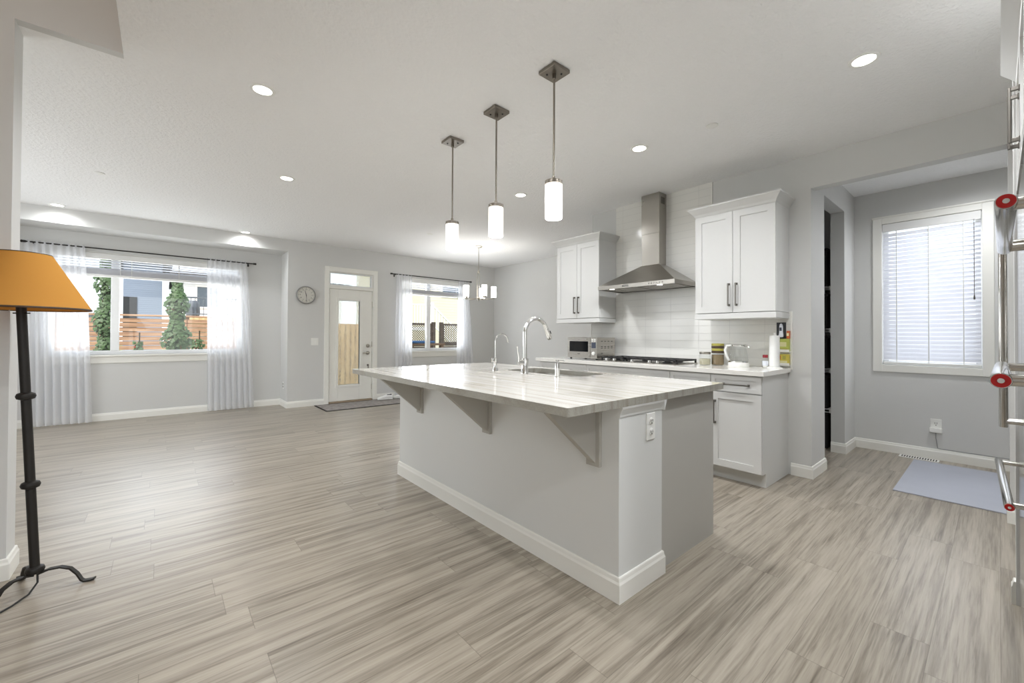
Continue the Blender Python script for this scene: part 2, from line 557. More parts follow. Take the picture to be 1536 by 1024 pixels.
# ------------------------------------------------------------------ mesh helpers
class MB:
    def __init__(self):
        self.v, self.f = [], []
    def add(self, vs, fs):
        n = len(self.v)
        self.v += [tuple(p) for p in vs]
        self.f += [tuple(i + n for i in q) for q in fs]
        return self
    def box(self, x0, x1, y0, y1, z0, z1):
        x0, x1 = min(x0, x1), max(x0, x1)
        y0, y1 = min(y0, y1), max(y0, y1)
        z0, z1 = min(z0, z1), max(z0, z1)
        vs = [(x0, y0, z0), (x1, y0, z0), (x1, y1, z0), (x0, y1, z0), (x0, y0, z1), (x1, y0, z1), (x1, y1, z1), (x0, y1, z1)]
        return self.add(vs, [(0, 3, 2, 1), (4, 5, 6, 7), (0, 1, 5, 4), (1, 2, 6, 5), (2, 3, 7, 6), (3, 0, 4, 7)])
    def prism(self, poly, axis, a, b):
        """poly: 2D points; extruded along axis from a to b. axis X: (y,z), Y: (x,z), Z: (x,y)"""
        def P(p, t):
            return {'X': (t, p[0], p[1]), 'Y': (p[0], t, p[1]), 'Z': (p[0], p[1], t)}[axis]
        n = len(poly)
        vs = [P(p, a) for p in poly] + [P(p, b) for p in poly]
        fs = [tuple(range(n)), tuple(range(2 * n - 1, n - 1, -1))]
        for i in range(n):
            j = (i + 1) % n
            fs.append((i, i + n, j + n, j))
        return self.add(vs, fs)
    def tube(self, pts, r, n=10, caps=True, flat=None):
        """sweep; r number or list; flat=(w,h) makes a rectangular section"""
        P = [Vector(p) for p in pts]
        R = r if isinstance(r, (list, tuple)) else [r] * len(P)
        base = len(self.v)
        up = None
        secs = []
        for i, p in enumerate(P):
            d = (P[min(i + 1, len(P) - 1)] - P[max(i - 1, 0)]).normalized()
            if up is None:
                a = Vector((0, 0, 1)) if abs(d.z) < 0.9 else Vector((1, 0, 0))
                up = (a - d * a.dot(d)).normalized()
            else:
                up = (up - d * up.dot(d)).normalized()
            sd = d.cross(up)
            if flat:
                w, h = flat
                ring = [p + sd * (sx * w / 2) + up * (sy * h / 2) for sx, sy in ((-1, -1), (1, -1), (1, 1), (-1, 1))]
            else:
                ring = [p + (sd * math.cos(2 * PI * k / n) + up * math.sin(2 * PI * k / n)) * R[i] for k in range(n)]
            secs.append(ring)
        m = len(secs[0])
        vs = [q for s in secs for q in s]
        fs = []
        for i in range(len(P) - 1):
            for k in range(m):
                k2 = (k + 1) % m
                fs.append((i * m + k, i * m + k2, (i + 1) * m + k2, (i + 1) * m + k))
        if caps:
            fs.append(tuple(range(m - 1, -1, -1)))
            fs.append(tuple((len(P) - 1) * m + k for k in range(m)))
        return self.add(vs, fs)
    def lathe(self, prof, c, axis='Z', n=24, caps=True):
        """prof: [(r, t)], around axis through c"""
        vs, fs = [], []
        for r, t in prof:
            for k in range(n):
                a = 2 * PI * k / n
                u, w = r * math.cos(a), r * math.sin(a)
                if axis == 'Z':
                    vs.append((c[0] + u, c[1] + w, c[2] + t))
                elif axis == 'X':
                    vs.append((c[0] + t, c[1] + u, c[2] + w))
                else:
                    vs.append((c[0] + u, c[1] + t, c[2] + w))
        for i in range(len(prof) - 1):
            for k in range(n):
                k2 = (k + 1) % n
                q = (i * n + k, i * n + k2, (i + 1) * n + k2, (i + 1) * n + k)
                fs.append(q if axis != 'Y' else q[::-1])
        if caps:
            a = tuple(range(n - 1, -1, -1))
            b = tuple((len(prof) - 1) * n + k for k in range(n))
            if axis == 'Y':
                a, b = a[::-1], b[::-1]
            fs += [a, b]
        return self.add(vs, fs)
    def build(self, name, m, parent=None, bevel=0.0, smooth=False, seg=2, fix=True):
        off = Vector((0, 0, 0))
        r = parent
        while r is not None:
            off += Vector(r.location)
            r = r.parent
        me = bpy.data.meshes.new(name)
        me.from_pydata([(p[0] - off.x, p[1] - off.y, p[2] - off.z) for p in self.v], [], self.f)
        if fix:
            bm = bmesh.new()
            bm.from_mesh(me)
            bmesh.ops.recalc_face_normals(bm, faces=bm.faces)
            bm.to_mesh(me)
            bm.free()
        me.materials.append(m)
        o = bpy.data.objects.new(name, me)
        COL.objects.link(o)
        o.parent = parent
        if smooth:
            me.polygons.foreach_set('use_smooth', [True] * len(me.polygons))
            me.set_sharp_from_angle(angle=math.radians(40))
        if bevel > 0:
            b = o.modifiers.new('edge', 'BEVEL')
            b.width = bevel
            b.segments = seg
            b.limit_method = 'ANGLE'
            b.angle_limit = math.radians(50)
        return o

def tag(o, label, cat, group=None, kind=None):
    o['label'] = label
    o['category'] = cat
    if group:
        o['group'] = group
    if kind:
        o['kind'] = kind
    return o

def empty(name, loc, label, cat, group=None, kind=None):
    o = bpy.data.objects.new(name, None)
    o.empty_display_size = 0.1
    o.location = loc
    COL.objects.link(o)
    return tag(o, label, cat, group, kind)

def struct(name, mb, m, label, cat, bevel=0.0, smooth=False):
    return tag(mb.build(name, m, None, bevel, smooth), label, cat, None, 'structure')

def copy_tree(o, parent=None):
    c = o.copy()
    COL.objects.link(c)
    c.parent = parent
    for ch in list(o.children):
        copy_tree(ch, c)
    return c

def arc(c, r, a0, a1, n, plane='XZ'):
    out = []
    for i in range(n + 1):
        a = math.radians(a0 + (a1 - a0) * i / n)
        u, w = r * math.cos(a), r * math.sin(a)
        out.append((c[0] + u, c[1], c[2] + w) if plane == 'XZ' else (c[0], c[1] + u, c[2] + w))
    return out

def holed_wall(mb, axis, t0, t1, a0, a1, z0, z1, holes):
    """wall slab with rectangular openings. axis 'Y': slab between y=t0..t1, runs along x. holes: (a,b,za,zb)"""
    xs = sorted(set([a0, a1] + [h[0] for h in holes] + [h[1] for h in holes]))
    for i in range(len(xs) - 1):
        p, q = xs[i], xs[i + 1]
        cuts = sorted([(h[2], h[3]) for h in holes if h[0] <= p + 1e-6 and h[1] >= q - 1e-6])
        z = z0
        for za, zb in cuts + [(z1, z1)]:
            if za - z > 1e-4:
                if axis == 'Y':
                    mb.box(p, q, t0, t1, z, za)
                else:
                    mb.box(t0, t1, p, q, z, za)
            z = max(z, zb)
    return mb

# ------------------------------------------------------------------ the shell
H = 2.80
XK, XR, YB, YA = 4.284, 5.94, 7.646, 8.143
XL, YREAR = -3.0, -3.4
struct('floor', MB().box(XL - .1, XR + .15, YREAR - .1, YA + .1, -0.12, 0.0), M['floor'], 'grey beige wood plank laminate floor running through the whole room', 'floor')
c = MB()
c.box(-0.178, XR + .15, YREAR - .1, 3.19, H, H + .3)
c.box(-0.178, XR + .15, 3.19, YB, H, H + .3)
c.box(XL - .1, -0.178, 3.25, YB, H, H + .3)
c.box(XL - .1, -0.178, YREAR - .1, -1.2, H, H + .3)
struct('ceiling', c, M['ceiling'], 'white textured main ceiling with recessed lights', 'ceiling')
# alcove of the wide window: dropped ceiling, side return
c = MB()
c.box(-1.75, 1.60, YB, YA, 2.606, H + .3)
struct('ceiling_alcove', c, M['wall'], 'grey dropped soffit above the wide window alcove', 'ceiling')
w = MB()
holed_wall(w, 'Y', YA, YA + .16, -1.9, 1.76, 0, H, [(-1.15, 1.02, .925, 2.36)])
w.box(-1.9, -1.75, YB, YA, 0, H)
struct('wall_alcove', w, M['wall'], 'grey alcove wall around the wide curtained window', 'wall')
w = MB()
holed_wall(w, 'Y', YB, YB + .16, 1.60, XR + .15, 0, H, [(2.25, 3.05, 0, 2.36), (3.62, 5.08, .90, 2.37)])
w.box(1.60, 1.76, YB + .16, YA, 0, H)
w.box(XL - .1, -1.75, YB, YB + .16, 0, H)
struct('wall_back', w, M['wall'], 'grey back wall holding the glazed garden door and clock', 'wall')
w = MB()
holed_wall(w, 'X', XR, XR + .16, -1.0, YB, 0, H, [(0.10, .815, .93, 2.44)])
struct('wall_right', w, M['wall'], 'grey outer wall with the closed white blind and dining corner', 'wall')
struct('wall_left', holed_wall(MB(), 'X', XL - .1, XL, YREAR, YB, 0, 5.4, [(4.4, 6.8, .7, 2.4)]), M['wall'], 'grey outer wall past the stair opening', 'wall')  # opening in this wall is added for the side fill light
w = MB()
w.box(XL, -0.575, 3.19, 3.355, 0, H)
struct('wall_stair', w, M['wall'], 'grey partition wall end beside the orange floor lamp', 'wall')
w = MB()
w.box(XL, -0.02, 3.19, 3.355, H + .3, 5.4)
w.box(-0.178, -0.02, -1.2, 3.19, H + .3, 5.4)
w.box(XL, -0.02, -1.36, -1.2, H + .3, 5.4)
w.box(XL, -0.02, -1.36, 3.355, 5.4, 5.5)
struct('wall_stairwell', w, M['wall'], 'grey upper walls of the open stairwell above the ceiling corner', 'wall')
# the wall face of the stairwell continues up from the partition
struct('wall_stair_upper', MB().box(XL, -0.178, 3.19, 3.25, H, H + .3), M['wall'], 'short grey stairwell wall band above the partition wall', 'wall')
w = MB()
holed_wall(w, 'Y', YREAR - .16, YREAR, XL - .1, 1.1, 0, H + .3, [(-2.7, 0.9, 0.45, 2.55)])
struct('wall_rear', w, M['wall'], 'unseen rear wall with a wide opening added for fill light', 'wall')
w = MB()
w.box(0.95, 1.1, YREAR, -0.78, 0, H)
w.box(1.1, XR + .15, -1.0, -0.80, 0, H)
struct('wall_appliance', w, M['wall'], 'grey wall behind the tall appliances', 'wall')
# kitchen wall, pantry, passage header
w = MB()
w.box(XK, XK + .12, 1.049, 3.435, 0, H)
w.box(XK + .12, XR, 3.315, 3.435, 0, H)
struct('wall_kitchen', w, M['wall'], 'grey kitchen wall behind the white tile and cabinets', 'wall')
w = MB()
holed_wall(w, 'Y', 1.049, 1.168, XK + .12, XR, 0, H, [(4.70, 5.475, 0, 2.545)])
struct('wall_pantry', w, M['wall'], 'grey narrow wall with the tall dark pantry opening', 'wall')
struct('trim_1', MB().box(XK, XK + .11, -0.06, 1.049, 2.512, H), M['wall'], 'grey dropped header over the passage to the blind window', 'header')
struct('wall_pilaster', MB().box(XK, XK + .12, -0.80, -0.044, 0, H), M['wall'], 'slim grey wall end beside the tall refrigerator', 'wall')

# backsplash tile as its own skin on the kitchen wall
t = MB()
t.box(XK - .009, XK, 1.20, 3.435, .93, 1.45)
t.box(XK - .009, XK, 1.894, 3.055, 1.45, H)
struct('trim_2', t, M['tile'], 'glossy white stacked wall tile behind the hood and counter', 'tile')
t = MB()
t.box(XK - .013, XK, 1.188, 1.20, .93, 1.45)
t.box(XK - .013, XK, 1.886, 1.894, 2.4, H)
t.box(XK - .013, XK, 3.432, 3.441, .93, 1.45)
struct('trim_3', t, M['trim'], 'thin white metal edge strips of the tile', 'edge trim')

# baseboards
BBP = [(0, 0), (.014, 0), (.014, .077), (.010, .087), (.008, .101), (.005, .105), (0, .105)]
def bb_path(mb, pts, side, h=0.105):
    """baseboard along a 2D polyline with mitred corners; side=+1: thickness to the left of travel, -1: to the right"""
    n = len(pts)
    P = [Vector(p) for p in pts]
    mit = []
    for i in range(n):
        ds = []
        if i > 0: ds.append((P[i] - P[i - 1]).normalized())
        if i < n - 1: ds.append((P[i + 1] - P[i]).normalized())
        ns = [Vector((-d.y, d.x)) * side for d in ds]
        if len(ns) == 1:
            mit.append(ns[0])
        else:
            b_ = (ns[0] + ns[1]).normalized()
            mit.append(b_ / b_.dot(ns[0]))
    k = h / .105
    m_ = len(BBP)
    vs, fs = [], []
    for i in range(n):
        for p, z in BBP:
            q = P[i] + mit[i] * p
            vs.append((q.x, q.y, z * k))
    for i in range(n - 1):
        for a in range(m_):
            b2 = (a + 1) % m_
            fs.append((i * m_ + a, i * m_ + b2, (i + 1) * m_ + b2, (i + 1) * m_ + a))
    fs.append(tuple(range(m_)))
    fs.append(tuple((n - 1) * m_ + a for a in range(m_ - 1, -1, -1)))
    return mb.add(vs, fs)
for nm, pts, sd, lb in (
    ('alcove', [(-1.75, YA), (1.60, YA), (1.60, YB), (2.175, YB)], -1, 'white baseboard under the wide window and round to the garden door'),
    ('back', [(3.13, YB), (XR, YB), (XR, 3.435)], -1, 'white baseboard under the window by the chandelier and along the dining side'),
    ('right', [(5.475, 1.168), (5.475, 1.049), (XR, 1.049), (XR, -0.8)], -1, 'white baseboard under the blind window and beside the pantry opening'),
    ('pillar', [(XK, 1.20), (XK, 1.049), (4.70, 1.049), (4.70, 1.168)], 1, 'white baseboard wrapping the wall corner by the base cabinets'),
    ('stair', [(XL, 3.19), (-0.575, 3.19), (-0.575, 3.355), (XL, 3.355)], -1, 'white baseboard around the partition end behind the floor lamp'),
    ('pilaster', [(XK + .12, -0.044), (XK, -0.044), (XK, -0.8)], -1 if False else 1, 'short white baseboard at the foot of the slim wall end')):
    b = MB()
    if nm in ('pillar',):
        bb_path(b, pts, -1 if False else -1)
    elif nm == 'pilaster':
        bb_path(b, pts, -1)
    else:
        bb_path(b, pts, sd)
    struct('baseboard_' + nm, b, M['trim'], lb, 'baseboard')

# outside: ground and roof overhang
struct('ground', MB().box(-60, 60, YA + .1, 90, -0.35, -0.15), M['grass'], 'green lawn of the back yard', 'lawn')
struct('roof', MB().box(XL - .9, XR + .9, YREAR - 1.2, YA + .5, H + .3, H + .4) if False else MB().box(-0.02, XR + .7, YREAR - .9, YA + .5, H + .31, H + .4).box(XL - .7, -0.02, 3.36, YA + .5, H + .31, H + .4).box(XL - .7, -0.02, YREAR - .9, -1.37, H + .31, H + .4), M['roof'], 'flat roof over the room', 'roof')

# added warm light over the stairs, out of view, to brighten the stairwell
light('stairwell_fill', 'POINT', (-1.2, 0.8, 4.9), 17, (1.0, 0.70, 0.48), shadow_soft_size=.2)

# ------------------------------------------------------------------ windows
def window_y(name, x0, x1, z0, z1, y, xm, label, sill=True, casing=.0, depth=.16):
    r = empty(name, ((x0 + x1) / 2, y, z0), label, 'window', None, 'structure')
    f = MB()
    fy0, fy1 = y + .05, y + .11
    fw = .055
    f.box(x0, x0 + fw, fy0, fy1, z0, z1); f.box(x1 - fw, x1, fy0, fy1, z0, z1)
    f.box(x0 + fw, x1 - fw, fy0, fy1, z0, z0 + fw); f.box(x0 + fw, x1 - fw, fy0, fy1, z1 - fw, z1)
    f.box(xm - .045, xm + .045, fy0 - .005, fy1, z0 + fw, z1 - fw)
    f.build('frame', M['vinyl'], r, .004)
    for a, b_ in ((x0 + fw, xm - .045), (xm + .045, x1 - fw)):
        MB().box(a, b_, y + .078, y + .084, z0 + fw, z1 - fw).build('pane', M['glass'], r)
    if sill:
        s = MB()
        s.box(x0 - .05, x1 + .05, y - .035, y + .05, z0 - .028, z0)
        s.box(x0 - .03, x1 + .03, y - .014, y, z0 - .12, z0 - .028)
        s.build('sill', M['trim'], r, .004)
    g = MB()
    g.box(x0, x0 + .01, y, fy0, z0, z1); g.box(x1 - .01, x1, y, fy0, z0, z1); g.box(x0, x1, y, fy0, z1 - .01, z1)
    g.build('reveal', M['trim'], r)
    return r
window_y('window_1', -1.15, 1.02, .925, 2.36, YA, -.505, 'wide white sliding window between two sheer curtains facing the cedar fence')
window_y('window_2', 3.62, 5.08, .90, 2.37, YB, 4.245, 'white sliding window beside the garden door facing the lattice fence')

def raised_blind(name, x0, x1, y, ztop, zbot, label):
    r = empty(name, ((x0 + x1) / 2, y, ztop), label, 'window blind', 'raised window blinds')
    MB().box(x0, x1, y - .035, y + .03, ztop - .075, ztop).build('valance', M['blind_rail'], r, .004)
    s = MB()
    z = ztop - .10
    zs = []
    while z > zbot + .115:
        zs.append(z); z -= .036
    for z in zs:
        s.prism([(y - .024, z + .004), (y + .022, z - .008), (y + .022, z - .005), (y - .024, z + .007)], 'X', x0 + .012, x1 - .012)
    k = 0
    z = zbot + .035
    while z < zbot + .105:
        s.box(x0 + .012, x1 - .012, y - .025, y + .023, z, z + .0035); z += .0055
    s.build('slats', M['blind'], r)
    MB().box(x0 + .01, x1 - .01, y - .026, y + .024, zbot, zbot + .033).build('bottom_rail', M['blind_rail'], r, .004)
    n = 4
    for i in range(n):
        xx = x0 + (x1 - x0) * (i + .5) / n
        MB().box(xx - .003, xx + .003, y - .028, y - .027, zbot, ztop - .07).build('ladder_cord', M['white_plastic'], r)
    MB().tube([(x0 + (x1 - x0) * .32, y - .034, ztop - .07), (x0 + (x1 - x0) * .32, y - .034, zbot - .02)], .003, 6).build('tilt_wand', M['white_plastic'], r)
    return r
raised_blind('window_blind', -1.13, 1.00, YA + .01, 2.345, 2.02, 'white horizontal blind raised at the top of the wide alcove window')
raised_blind('window_blind', 3.64, 5.06, YB + .01, 2.355, 2.04, 'white horizontal blind raised at the top of the window near the chandelier')

# right window with closed blind (wall at XR, faces -X)
r = empty('window_3', (XR, .457, .9), 'white cased window with closed blind in the passage end wall', 'window', None, 'structure')
y0, y1, z0, z1 = .10, .815, .93, 2.44
k = MB()
cw = .075
k.box(XR - .018, XR, y0 - cw, y0, z0 - cw, z1 + cw); k.box(XR - .018, XR, y1, y1 + cw, z0 - cw, z1 + cw)
k.box(XR - .018, XR, y0, y1, z0 - cw, z0); k.box(XR - .018, XR, y0, y1, z1, z1 + cw)
k.box(XR - .026, XR, y0 - cw - .006, y1 + cw + .006, z1 + cw - .012, z1 + cw + .006)
k.build('casing', M['trim'], r, .004)
k = MB()
for a, b_ in ((y0, y0 + .045), (y1 - .045, y1)):
    k.box(XR + .08, XR + .13, a, b_, z0, z1)
k.box(XR + .08, XR + .13, y0 + .045, y1 - .045, z0, z0 + .045); k.box(XR + .08, XR + .13, y0 + .045, y1 - .045, z1 - .045, z1)
k.build('frame', M['vinyl'], r, .003)
MB().box(XR + .10, XR + .106, y0 + .045, y1 - .045, z0 + .045, z1 - .045).build('pane', M['glass'], r)
r = empty('window_blind', (XR, .457, 2.43), 'closed white horizontal blind filling the window above the wall outlet', 'window blind')
MB().box(XR - .012, XR + .045, y0 + .004, y1 - .004, z1 - .085, z1 - .004).build('valance', M['blind_rail'], r, .004)
s = MB()
n = 32
for i in range(n):
    z = z0 + .05 + (z1 - .10 - z0 - .05) * (i + .5) / n
    a = math.radians(52)
    hw = .0255
    cx_, cz = math.cos(a) * hw, math.sin(a) * hw
    nx, nz = math.sin(a) * .0012, math.cos(a) * .0012
    x_ = XR + .022
    s.prism([(x_ + cx_ - nx, z + cz - nz), (x_ - cx_ - nx, z - cz - nz), (x_ - cx_ * .1 - nx * 4, z - nz * 4 - cz * .1)][0:2] + [(x_ - cx_ + nx, z - cz + nz), (x_ + cx_ + nx, z + cz + nz)], 'Y', y0 + .008, y1 - .008)
s.build('slats', M['blind'], r)
MB().box(XR - .002, XR + .046, y0 + .006, y1 - .006, z0 + .006, z0 + .032).build('bottom_rail', M['blind_rail'], r, .004)
for yy in (.22, .46, .70):
    MB().box(XR - .006, XR - .005, yy - .004, yy + .004, z0 + .03, z1 - .08).build('ladder_tape', M['white_plastic'], r)
k = MB()
k.tube([(XR - .012, .15, z1 - .08), (XR - .012, .15, 1.62)], .0025, 6)
k.lathe([(.004, .03), (.008, 0), (.006, -.012)], (XR - .012, .15, 1.60), 'Z', 10)
k.build('pull_cord', M['pull'], r, 0, True)

# ------------------------------------------------------------------ garden door
r = empty('trim_4', (2.65, YB, 0), 'white casing around the garden door and its transom', 'door casing', None, 'structure')
k = MB()
k.box(2.175, 2.255, YB - .016, YB, 0, 2.43); k.box(3.05, 3.13, YB - .016, YB, 0, 2.43); k.box(2.255, 3.05, YB - .016, YB, 2.35, 2.43)
k.box(2.25, 3.05, YB - .005, YB + .15, 2.045, 2.10)
k.box(2.25, 2.262, YB, YB + .15, 0, 2.36); k.box(3.038, 3.05, YB, YB + .15, 0, 2.36); k.box(2.262, 3.038, YB, YB + .15, 2.345, 2.36)
k.build('casing_boards', M['trim'], r, .004)
r = empty('window_4', (2.65, YB, 2.2), 'small obscure glass transom window over the garden door', 'window', None, 'structure')
k = MB()
k.box(2.262, 2.285, YB + .03, YB + .08, 2.10, 2.345); k.box(3.015, 3.038, YB + .03, YB + .08, 2.10, 2.345)
k.box(2.285, 3.015, YB + .03, YB + .08, 2.10, 2.12); k.box(2.285, 3.015, YB + .03, YB + .08, 2.325, 2.345)
k.build('frame', M['vinyl'], r, .003)
MB().box(2.285, 3.015, YB + .05, YB + .056, 2.12, 2.325).build('pane', M['obscure'], r)
r = empty('door_1', (2.65, YB, 0), 'white garden door with a tall frosted glass panel', 'door', None, 'structure')
dx0, dx1, dy0, dy1 = 2.268, 3.028, YB + .01, YB + .055
k = MB()
holed_wall(k, 'Y', dy0, dy1, dx0, dx1, .035, 2.04, [(2.42, 2.80, .32, 1.84)])
k.build('slab', M['trim'], r, .003)
k = MB()
for a, b_, za, zb in ((2.375, 2.42, .275, 1.885), (2.80, 2.845, .275, 1.885), (2.42, 2.80, .275, .32), (2.42, 2.80, 1.84, 1.885)):
    k.box(a, b_, dy0 - .014, dy1 + .014, za, zb)
k.build('glazing_frame', M['trim'], r, .005)
MB().box(2.42, 2.80, YB + .03, YB + .036, .32, 1.84).build('pane', M['obscure'], r)
k = MB()
k.lathe([(.034, 0), (.034, -.012), (.03, -.018), (.016, -.02), (.016, -.03), (.006, -.032)], (2.955, dy0, 1.02), 'Y', 20)
k.box(2.951, 2.959, dy0 - .05, dy0 - .03, 1.005, 1.035)
k.build('deadbolt', M['nickel'], r, 0, True)
k = MB()
k.lathe([(.034, 0), (.034, -.012), (.03, -.018), (.014, -.02), (.014, -.05)], (2.955, dy0, .887), 'Y', 20)
k.tube([(2.955, dy0 - .048, .887), (2.92, dy0 - .05, .889), (2.845, dy0 - .046, .884)], [.012, .011, .009], 10)
k.build('lever_handle', M['nickel'], r, 0, True)
k = MB()
k.lathe([(.018, 0), (.018, -.01), (.009, -.012), (.009, -.03)], (2.958, dy0, .66), 'Y', 16)
k.box(2.953, 2.963, dy0 - .032, dy0 - .012, .60, .655)
k.build('door_latch', M['pull'], r, 0, True)
k = MB()
for zz in (.25, 1.05, 1.8):
    k.box(3.026, 3.040, dy0 - .004, dy0 + .02, zz - .05, zz + .05)
k.build('hinge_plates', M['nickel'], r, .002)
tag(MB().box(2.262, 3.038, YB - .03, YB + .14, 0.0, .03).build('door_threshold', M['threshold'], None, .004), 'brown wood threshold under the garden door', 'threshold', None, 'structure')

# ------------------------------------------------------------------ curtains
def curtain(name, xt0, xt1, xb0, xb1, y, zt, zb, folds, label, seed, group):
    rd = random.Random(seed)
    nu, nv = folds * 12, 44
    ph = [rd.uniform(-.6, .6) for _ in range(folds + 2)]
    am = [rd.uniform(.6, 1.2) for _ in range(folds + 2)]
    vs, fs = [], []
    for j in range(nv + 1):
        v = j / nv
        z = zt + (zb - zt) * v
        for i in range(nu + 1):
            u = i / nu
            q = u * folds
            k = int(min(q, folds - 1e-6))
            fr = q - k
            a = am[k] * (1 - fr) + am[k + 1] * fr
            p = ph[k] * (1 - fr) + ph[k + 1] * fr
            e = v ** 0.8
            x = (xt0 + (xt1 - xt0) * u) * (1 - e) + (xb0 + (xb1 - xb0) * u) * e
            amp = (.012 + .026 * min(1, v * 3)) * a
            yy = y + amp * math.sin(2 * PI * q + p + .5 * v) + .012 * math.sin(5.1 * u + 3 * v + seed) * v
            zz = z
            if j == 0:
                zz += .03 + .008 * math.sin(2 * PI * q * 2 + p)
            x += .012 * v * math.cos(2 * PI * q + p)
            vs.append((x, yy, zz))
    for j in range(nv):
        for i in range(nu):
            a = j * (nu + 1) + i
            fs.append((a, a + 1, a + nu + 2, a + nu + 1))
    m = MB().add(vs, fs)
    o = m.build(name, M['sheer'], None, 0, True, fix=False)
    return tag(o, label, 'curtain', group)
curtain('sheer_curtain', -1.36, -.80, -1.32, -.72, YA - .08, 2.39, .012, 8, 'white sheer curtain hanging at the window side behind the orange lampshade', 3, 'sheer window curtains')
curtain('sheer_curtain', .54, 1.07, .56, 1.19, YA - .08, 2.39, .012, 8, 'white sheer curtain at the wide window on the side toward the clock', 5, 'sheer window curtains')
curtain('sheer_curtain', 3.47, 3.80, 3.45, 3.82, YB - .08, 2.385, .012, 5, 'narrow white sheer curtain just past the garden door', 8, 'sheer window curtains')
curtain('sheer_curtain', 4.90, 5.14, 4.86, 5.34, YB - .08, 2.385, .012, 5, 'narrow white sheer curtain behind the chandelier', 11, 'sheer window curtains')

def curtain_rod(x0, x1, y, ywall, z, label):
    r = empty('curtain_rod', ((x0 + x1) / 2, y, z), label, 'curtain rod', 'dark curtain rods')
    MB().tube([(x0, y, z), (x1, y, z)], .009, 12).build('pole', M['rod'], r, 0, True)
    for xx, sg in ((x0, -1), (x1, 1)):
        MB().lathe([(.009, 0), (.015, .004 * sg), (.015, .03 * sg), (.017, .034 * sg), (.017, .045 * sg), (.006, .05 * sg)], (xx, y, z), 'X', 14).build('finial', M['rod'], r, 0, True)
    for xx in (x0 + .06, x1 - .06):
        m = MB()
        m.tube([(xx, ywall, z - .012), (xx, y + .006, z - .012)], .006, 8)
        m.box(xx - .012, xx + .012, ywall - .006, ywall, z - .045, z + .02)
        m.tube(arc((xx, y, z), .0135, 180, 360, 8, 'YZ'), .004, 6)
        m.build('bracket', M['rod'], r, 0, True)
curtain_rod(-1.33, 1.16, YA - .08, YA, 2.40, 'long dark curtain rod over the wide alcove window')
curtain_rod(3.40, 5.19, YB - .08, YB, 2.405, 'shorter dark curtain rod over the window near the chandelier')

# ------------------------------------------------------------------ small wall and ceiling fittings
r = empty('wall_clock', (1.875, YB, 1.895), 'round grey-rimmed wall clock between the alcove and the garden door', 'clock')
MB().lathe([(.14, 0), (.152, -.004), (.155, -.02), (.150, -.036), (.138, -.038), (.134, -.026)], (1.875, YB, 1.895), 'Y', 48, caps=False).build('rim', M['clock_rim'], r, 0, True)
MB().lathe([(.138, 0), (.138, -.024)], (1.875, YB, 1.895), 'Y', 48).build('face', M['clock_face'], r)
k = MB()
for i in range(60):
    a = 2 * PI * i / 60
    l = .018 if i % 5 == 0 else .007
    w_ = .0035 if i % 5 == 0 else .0012
    d = Vector((math.sin(a), 0, math.cos(a))); s_ = Vector((math.cos(a), 0, -math.sin(a)))
    p = Vector((1.875, YB - .0248, 1.895)) + d * .128
    q = p - d * l
    if True:
        off = Vector((0, -.0006, 0))
        vs = [p + s_ * w_ / 2, p - s_ * w_ / 2, q - s_ * w_ / 2, q + s_ * w_ / 2]
        vs = vs + [v + off for v in vs]
        k.add(vs, [(0, 1, 2, 3), (7, 6, 5, 4), (0, 4, 5, 1), (1, 5, 6, 2), (2, 6, 7, 3), (3, 7, 4, 0)])
k.build('minute_marks', M['ink'], r)
# numerals
def text_mesh(name, body, size, loc, rot, m, parent, depth=.0006, align='CENTER'):
    cu = bpy.data.curves.new(name, 'FONT')
    cu.body = body
    cu.size = size
    cu.extrude = depth
    cu.align_x = align
    cu.align_y = 'CENTER'
    o = bpy.data.objects.new(name, cu)
    COL.objects.link(o)
    bpy.context.view_layer.update()
    me = bpy.data.meshes.new_from_object(o)
    bpy.data.objects.remove(o)
    mt = Matrix.Translation(Vector(loc)) @ rot.to_4x4()
    me.transform(mt)
    return me
numerals = MB()
rotm = Matrix.Rotation(math.radians(90), 3, 'X')
for hnum in range(1, 13):
    a = 2 * PI * hnum / 12
    me = text_mesh('numeral', str(hnum), .03, (1.875 + math.sin(a) * .093, YB - .0252, 1.895 + math.cos(a) * .093), rotm, M['ink'], r)
    numerals.add([v.co for v in me.vertices], [tuple(p.vertices) for p in me.polygons])
    bpy.data.meshes.remove(me)
numerals.build('numerals', M['ink'], r)
def hand(name, ang, l, w_, yy):
    a = math.radians(ang)
    d = Vector((math.sin(a), 0, math.cos(a))); s_ = Vector((math.cos(a), 0, -math.sin(a)))
    c0 = Vector((1.875, yy, 1.895))
    vs = [c0 - d * .02 + s_ * w_, c0 - d * .02 - s_ * w_, c0 + d * l - s_ * w_ * .5, c0 + d * l + s_ * w_ * .5]
    vs = vs + [v + Vector((0, -.0015, 0)) for v in vs]
    MB().add(vs, [(0, 1, 2, 3), (7, 6, 5, 4), (0, 4, 5, 1), (1, 5, 6, 2), (2, 6, 7, 3), (3, 7, 4, 0)]).build(name, M['ink'], r)
hand('hour_hand', 346, .078, .005, YB - .027)
hand('minute_hand', 175, .115, .0035, YB - .030)

r = empty('light_switch', (2.02, YB, 1.10), 'white double light switch under the clock', 'light switch')
MB().box(1.962, 2.082, YB - .006, YB, 1.04, 1.165).build('plate', M['white_plastic'], r, .002)
for xx in (1.997, 2.047):
    MB().box(xx - .016, xx + .016, YB - .011, YB - .006, 1.07, 1.135).build('rocker', M['white_plastic'], r, .002)

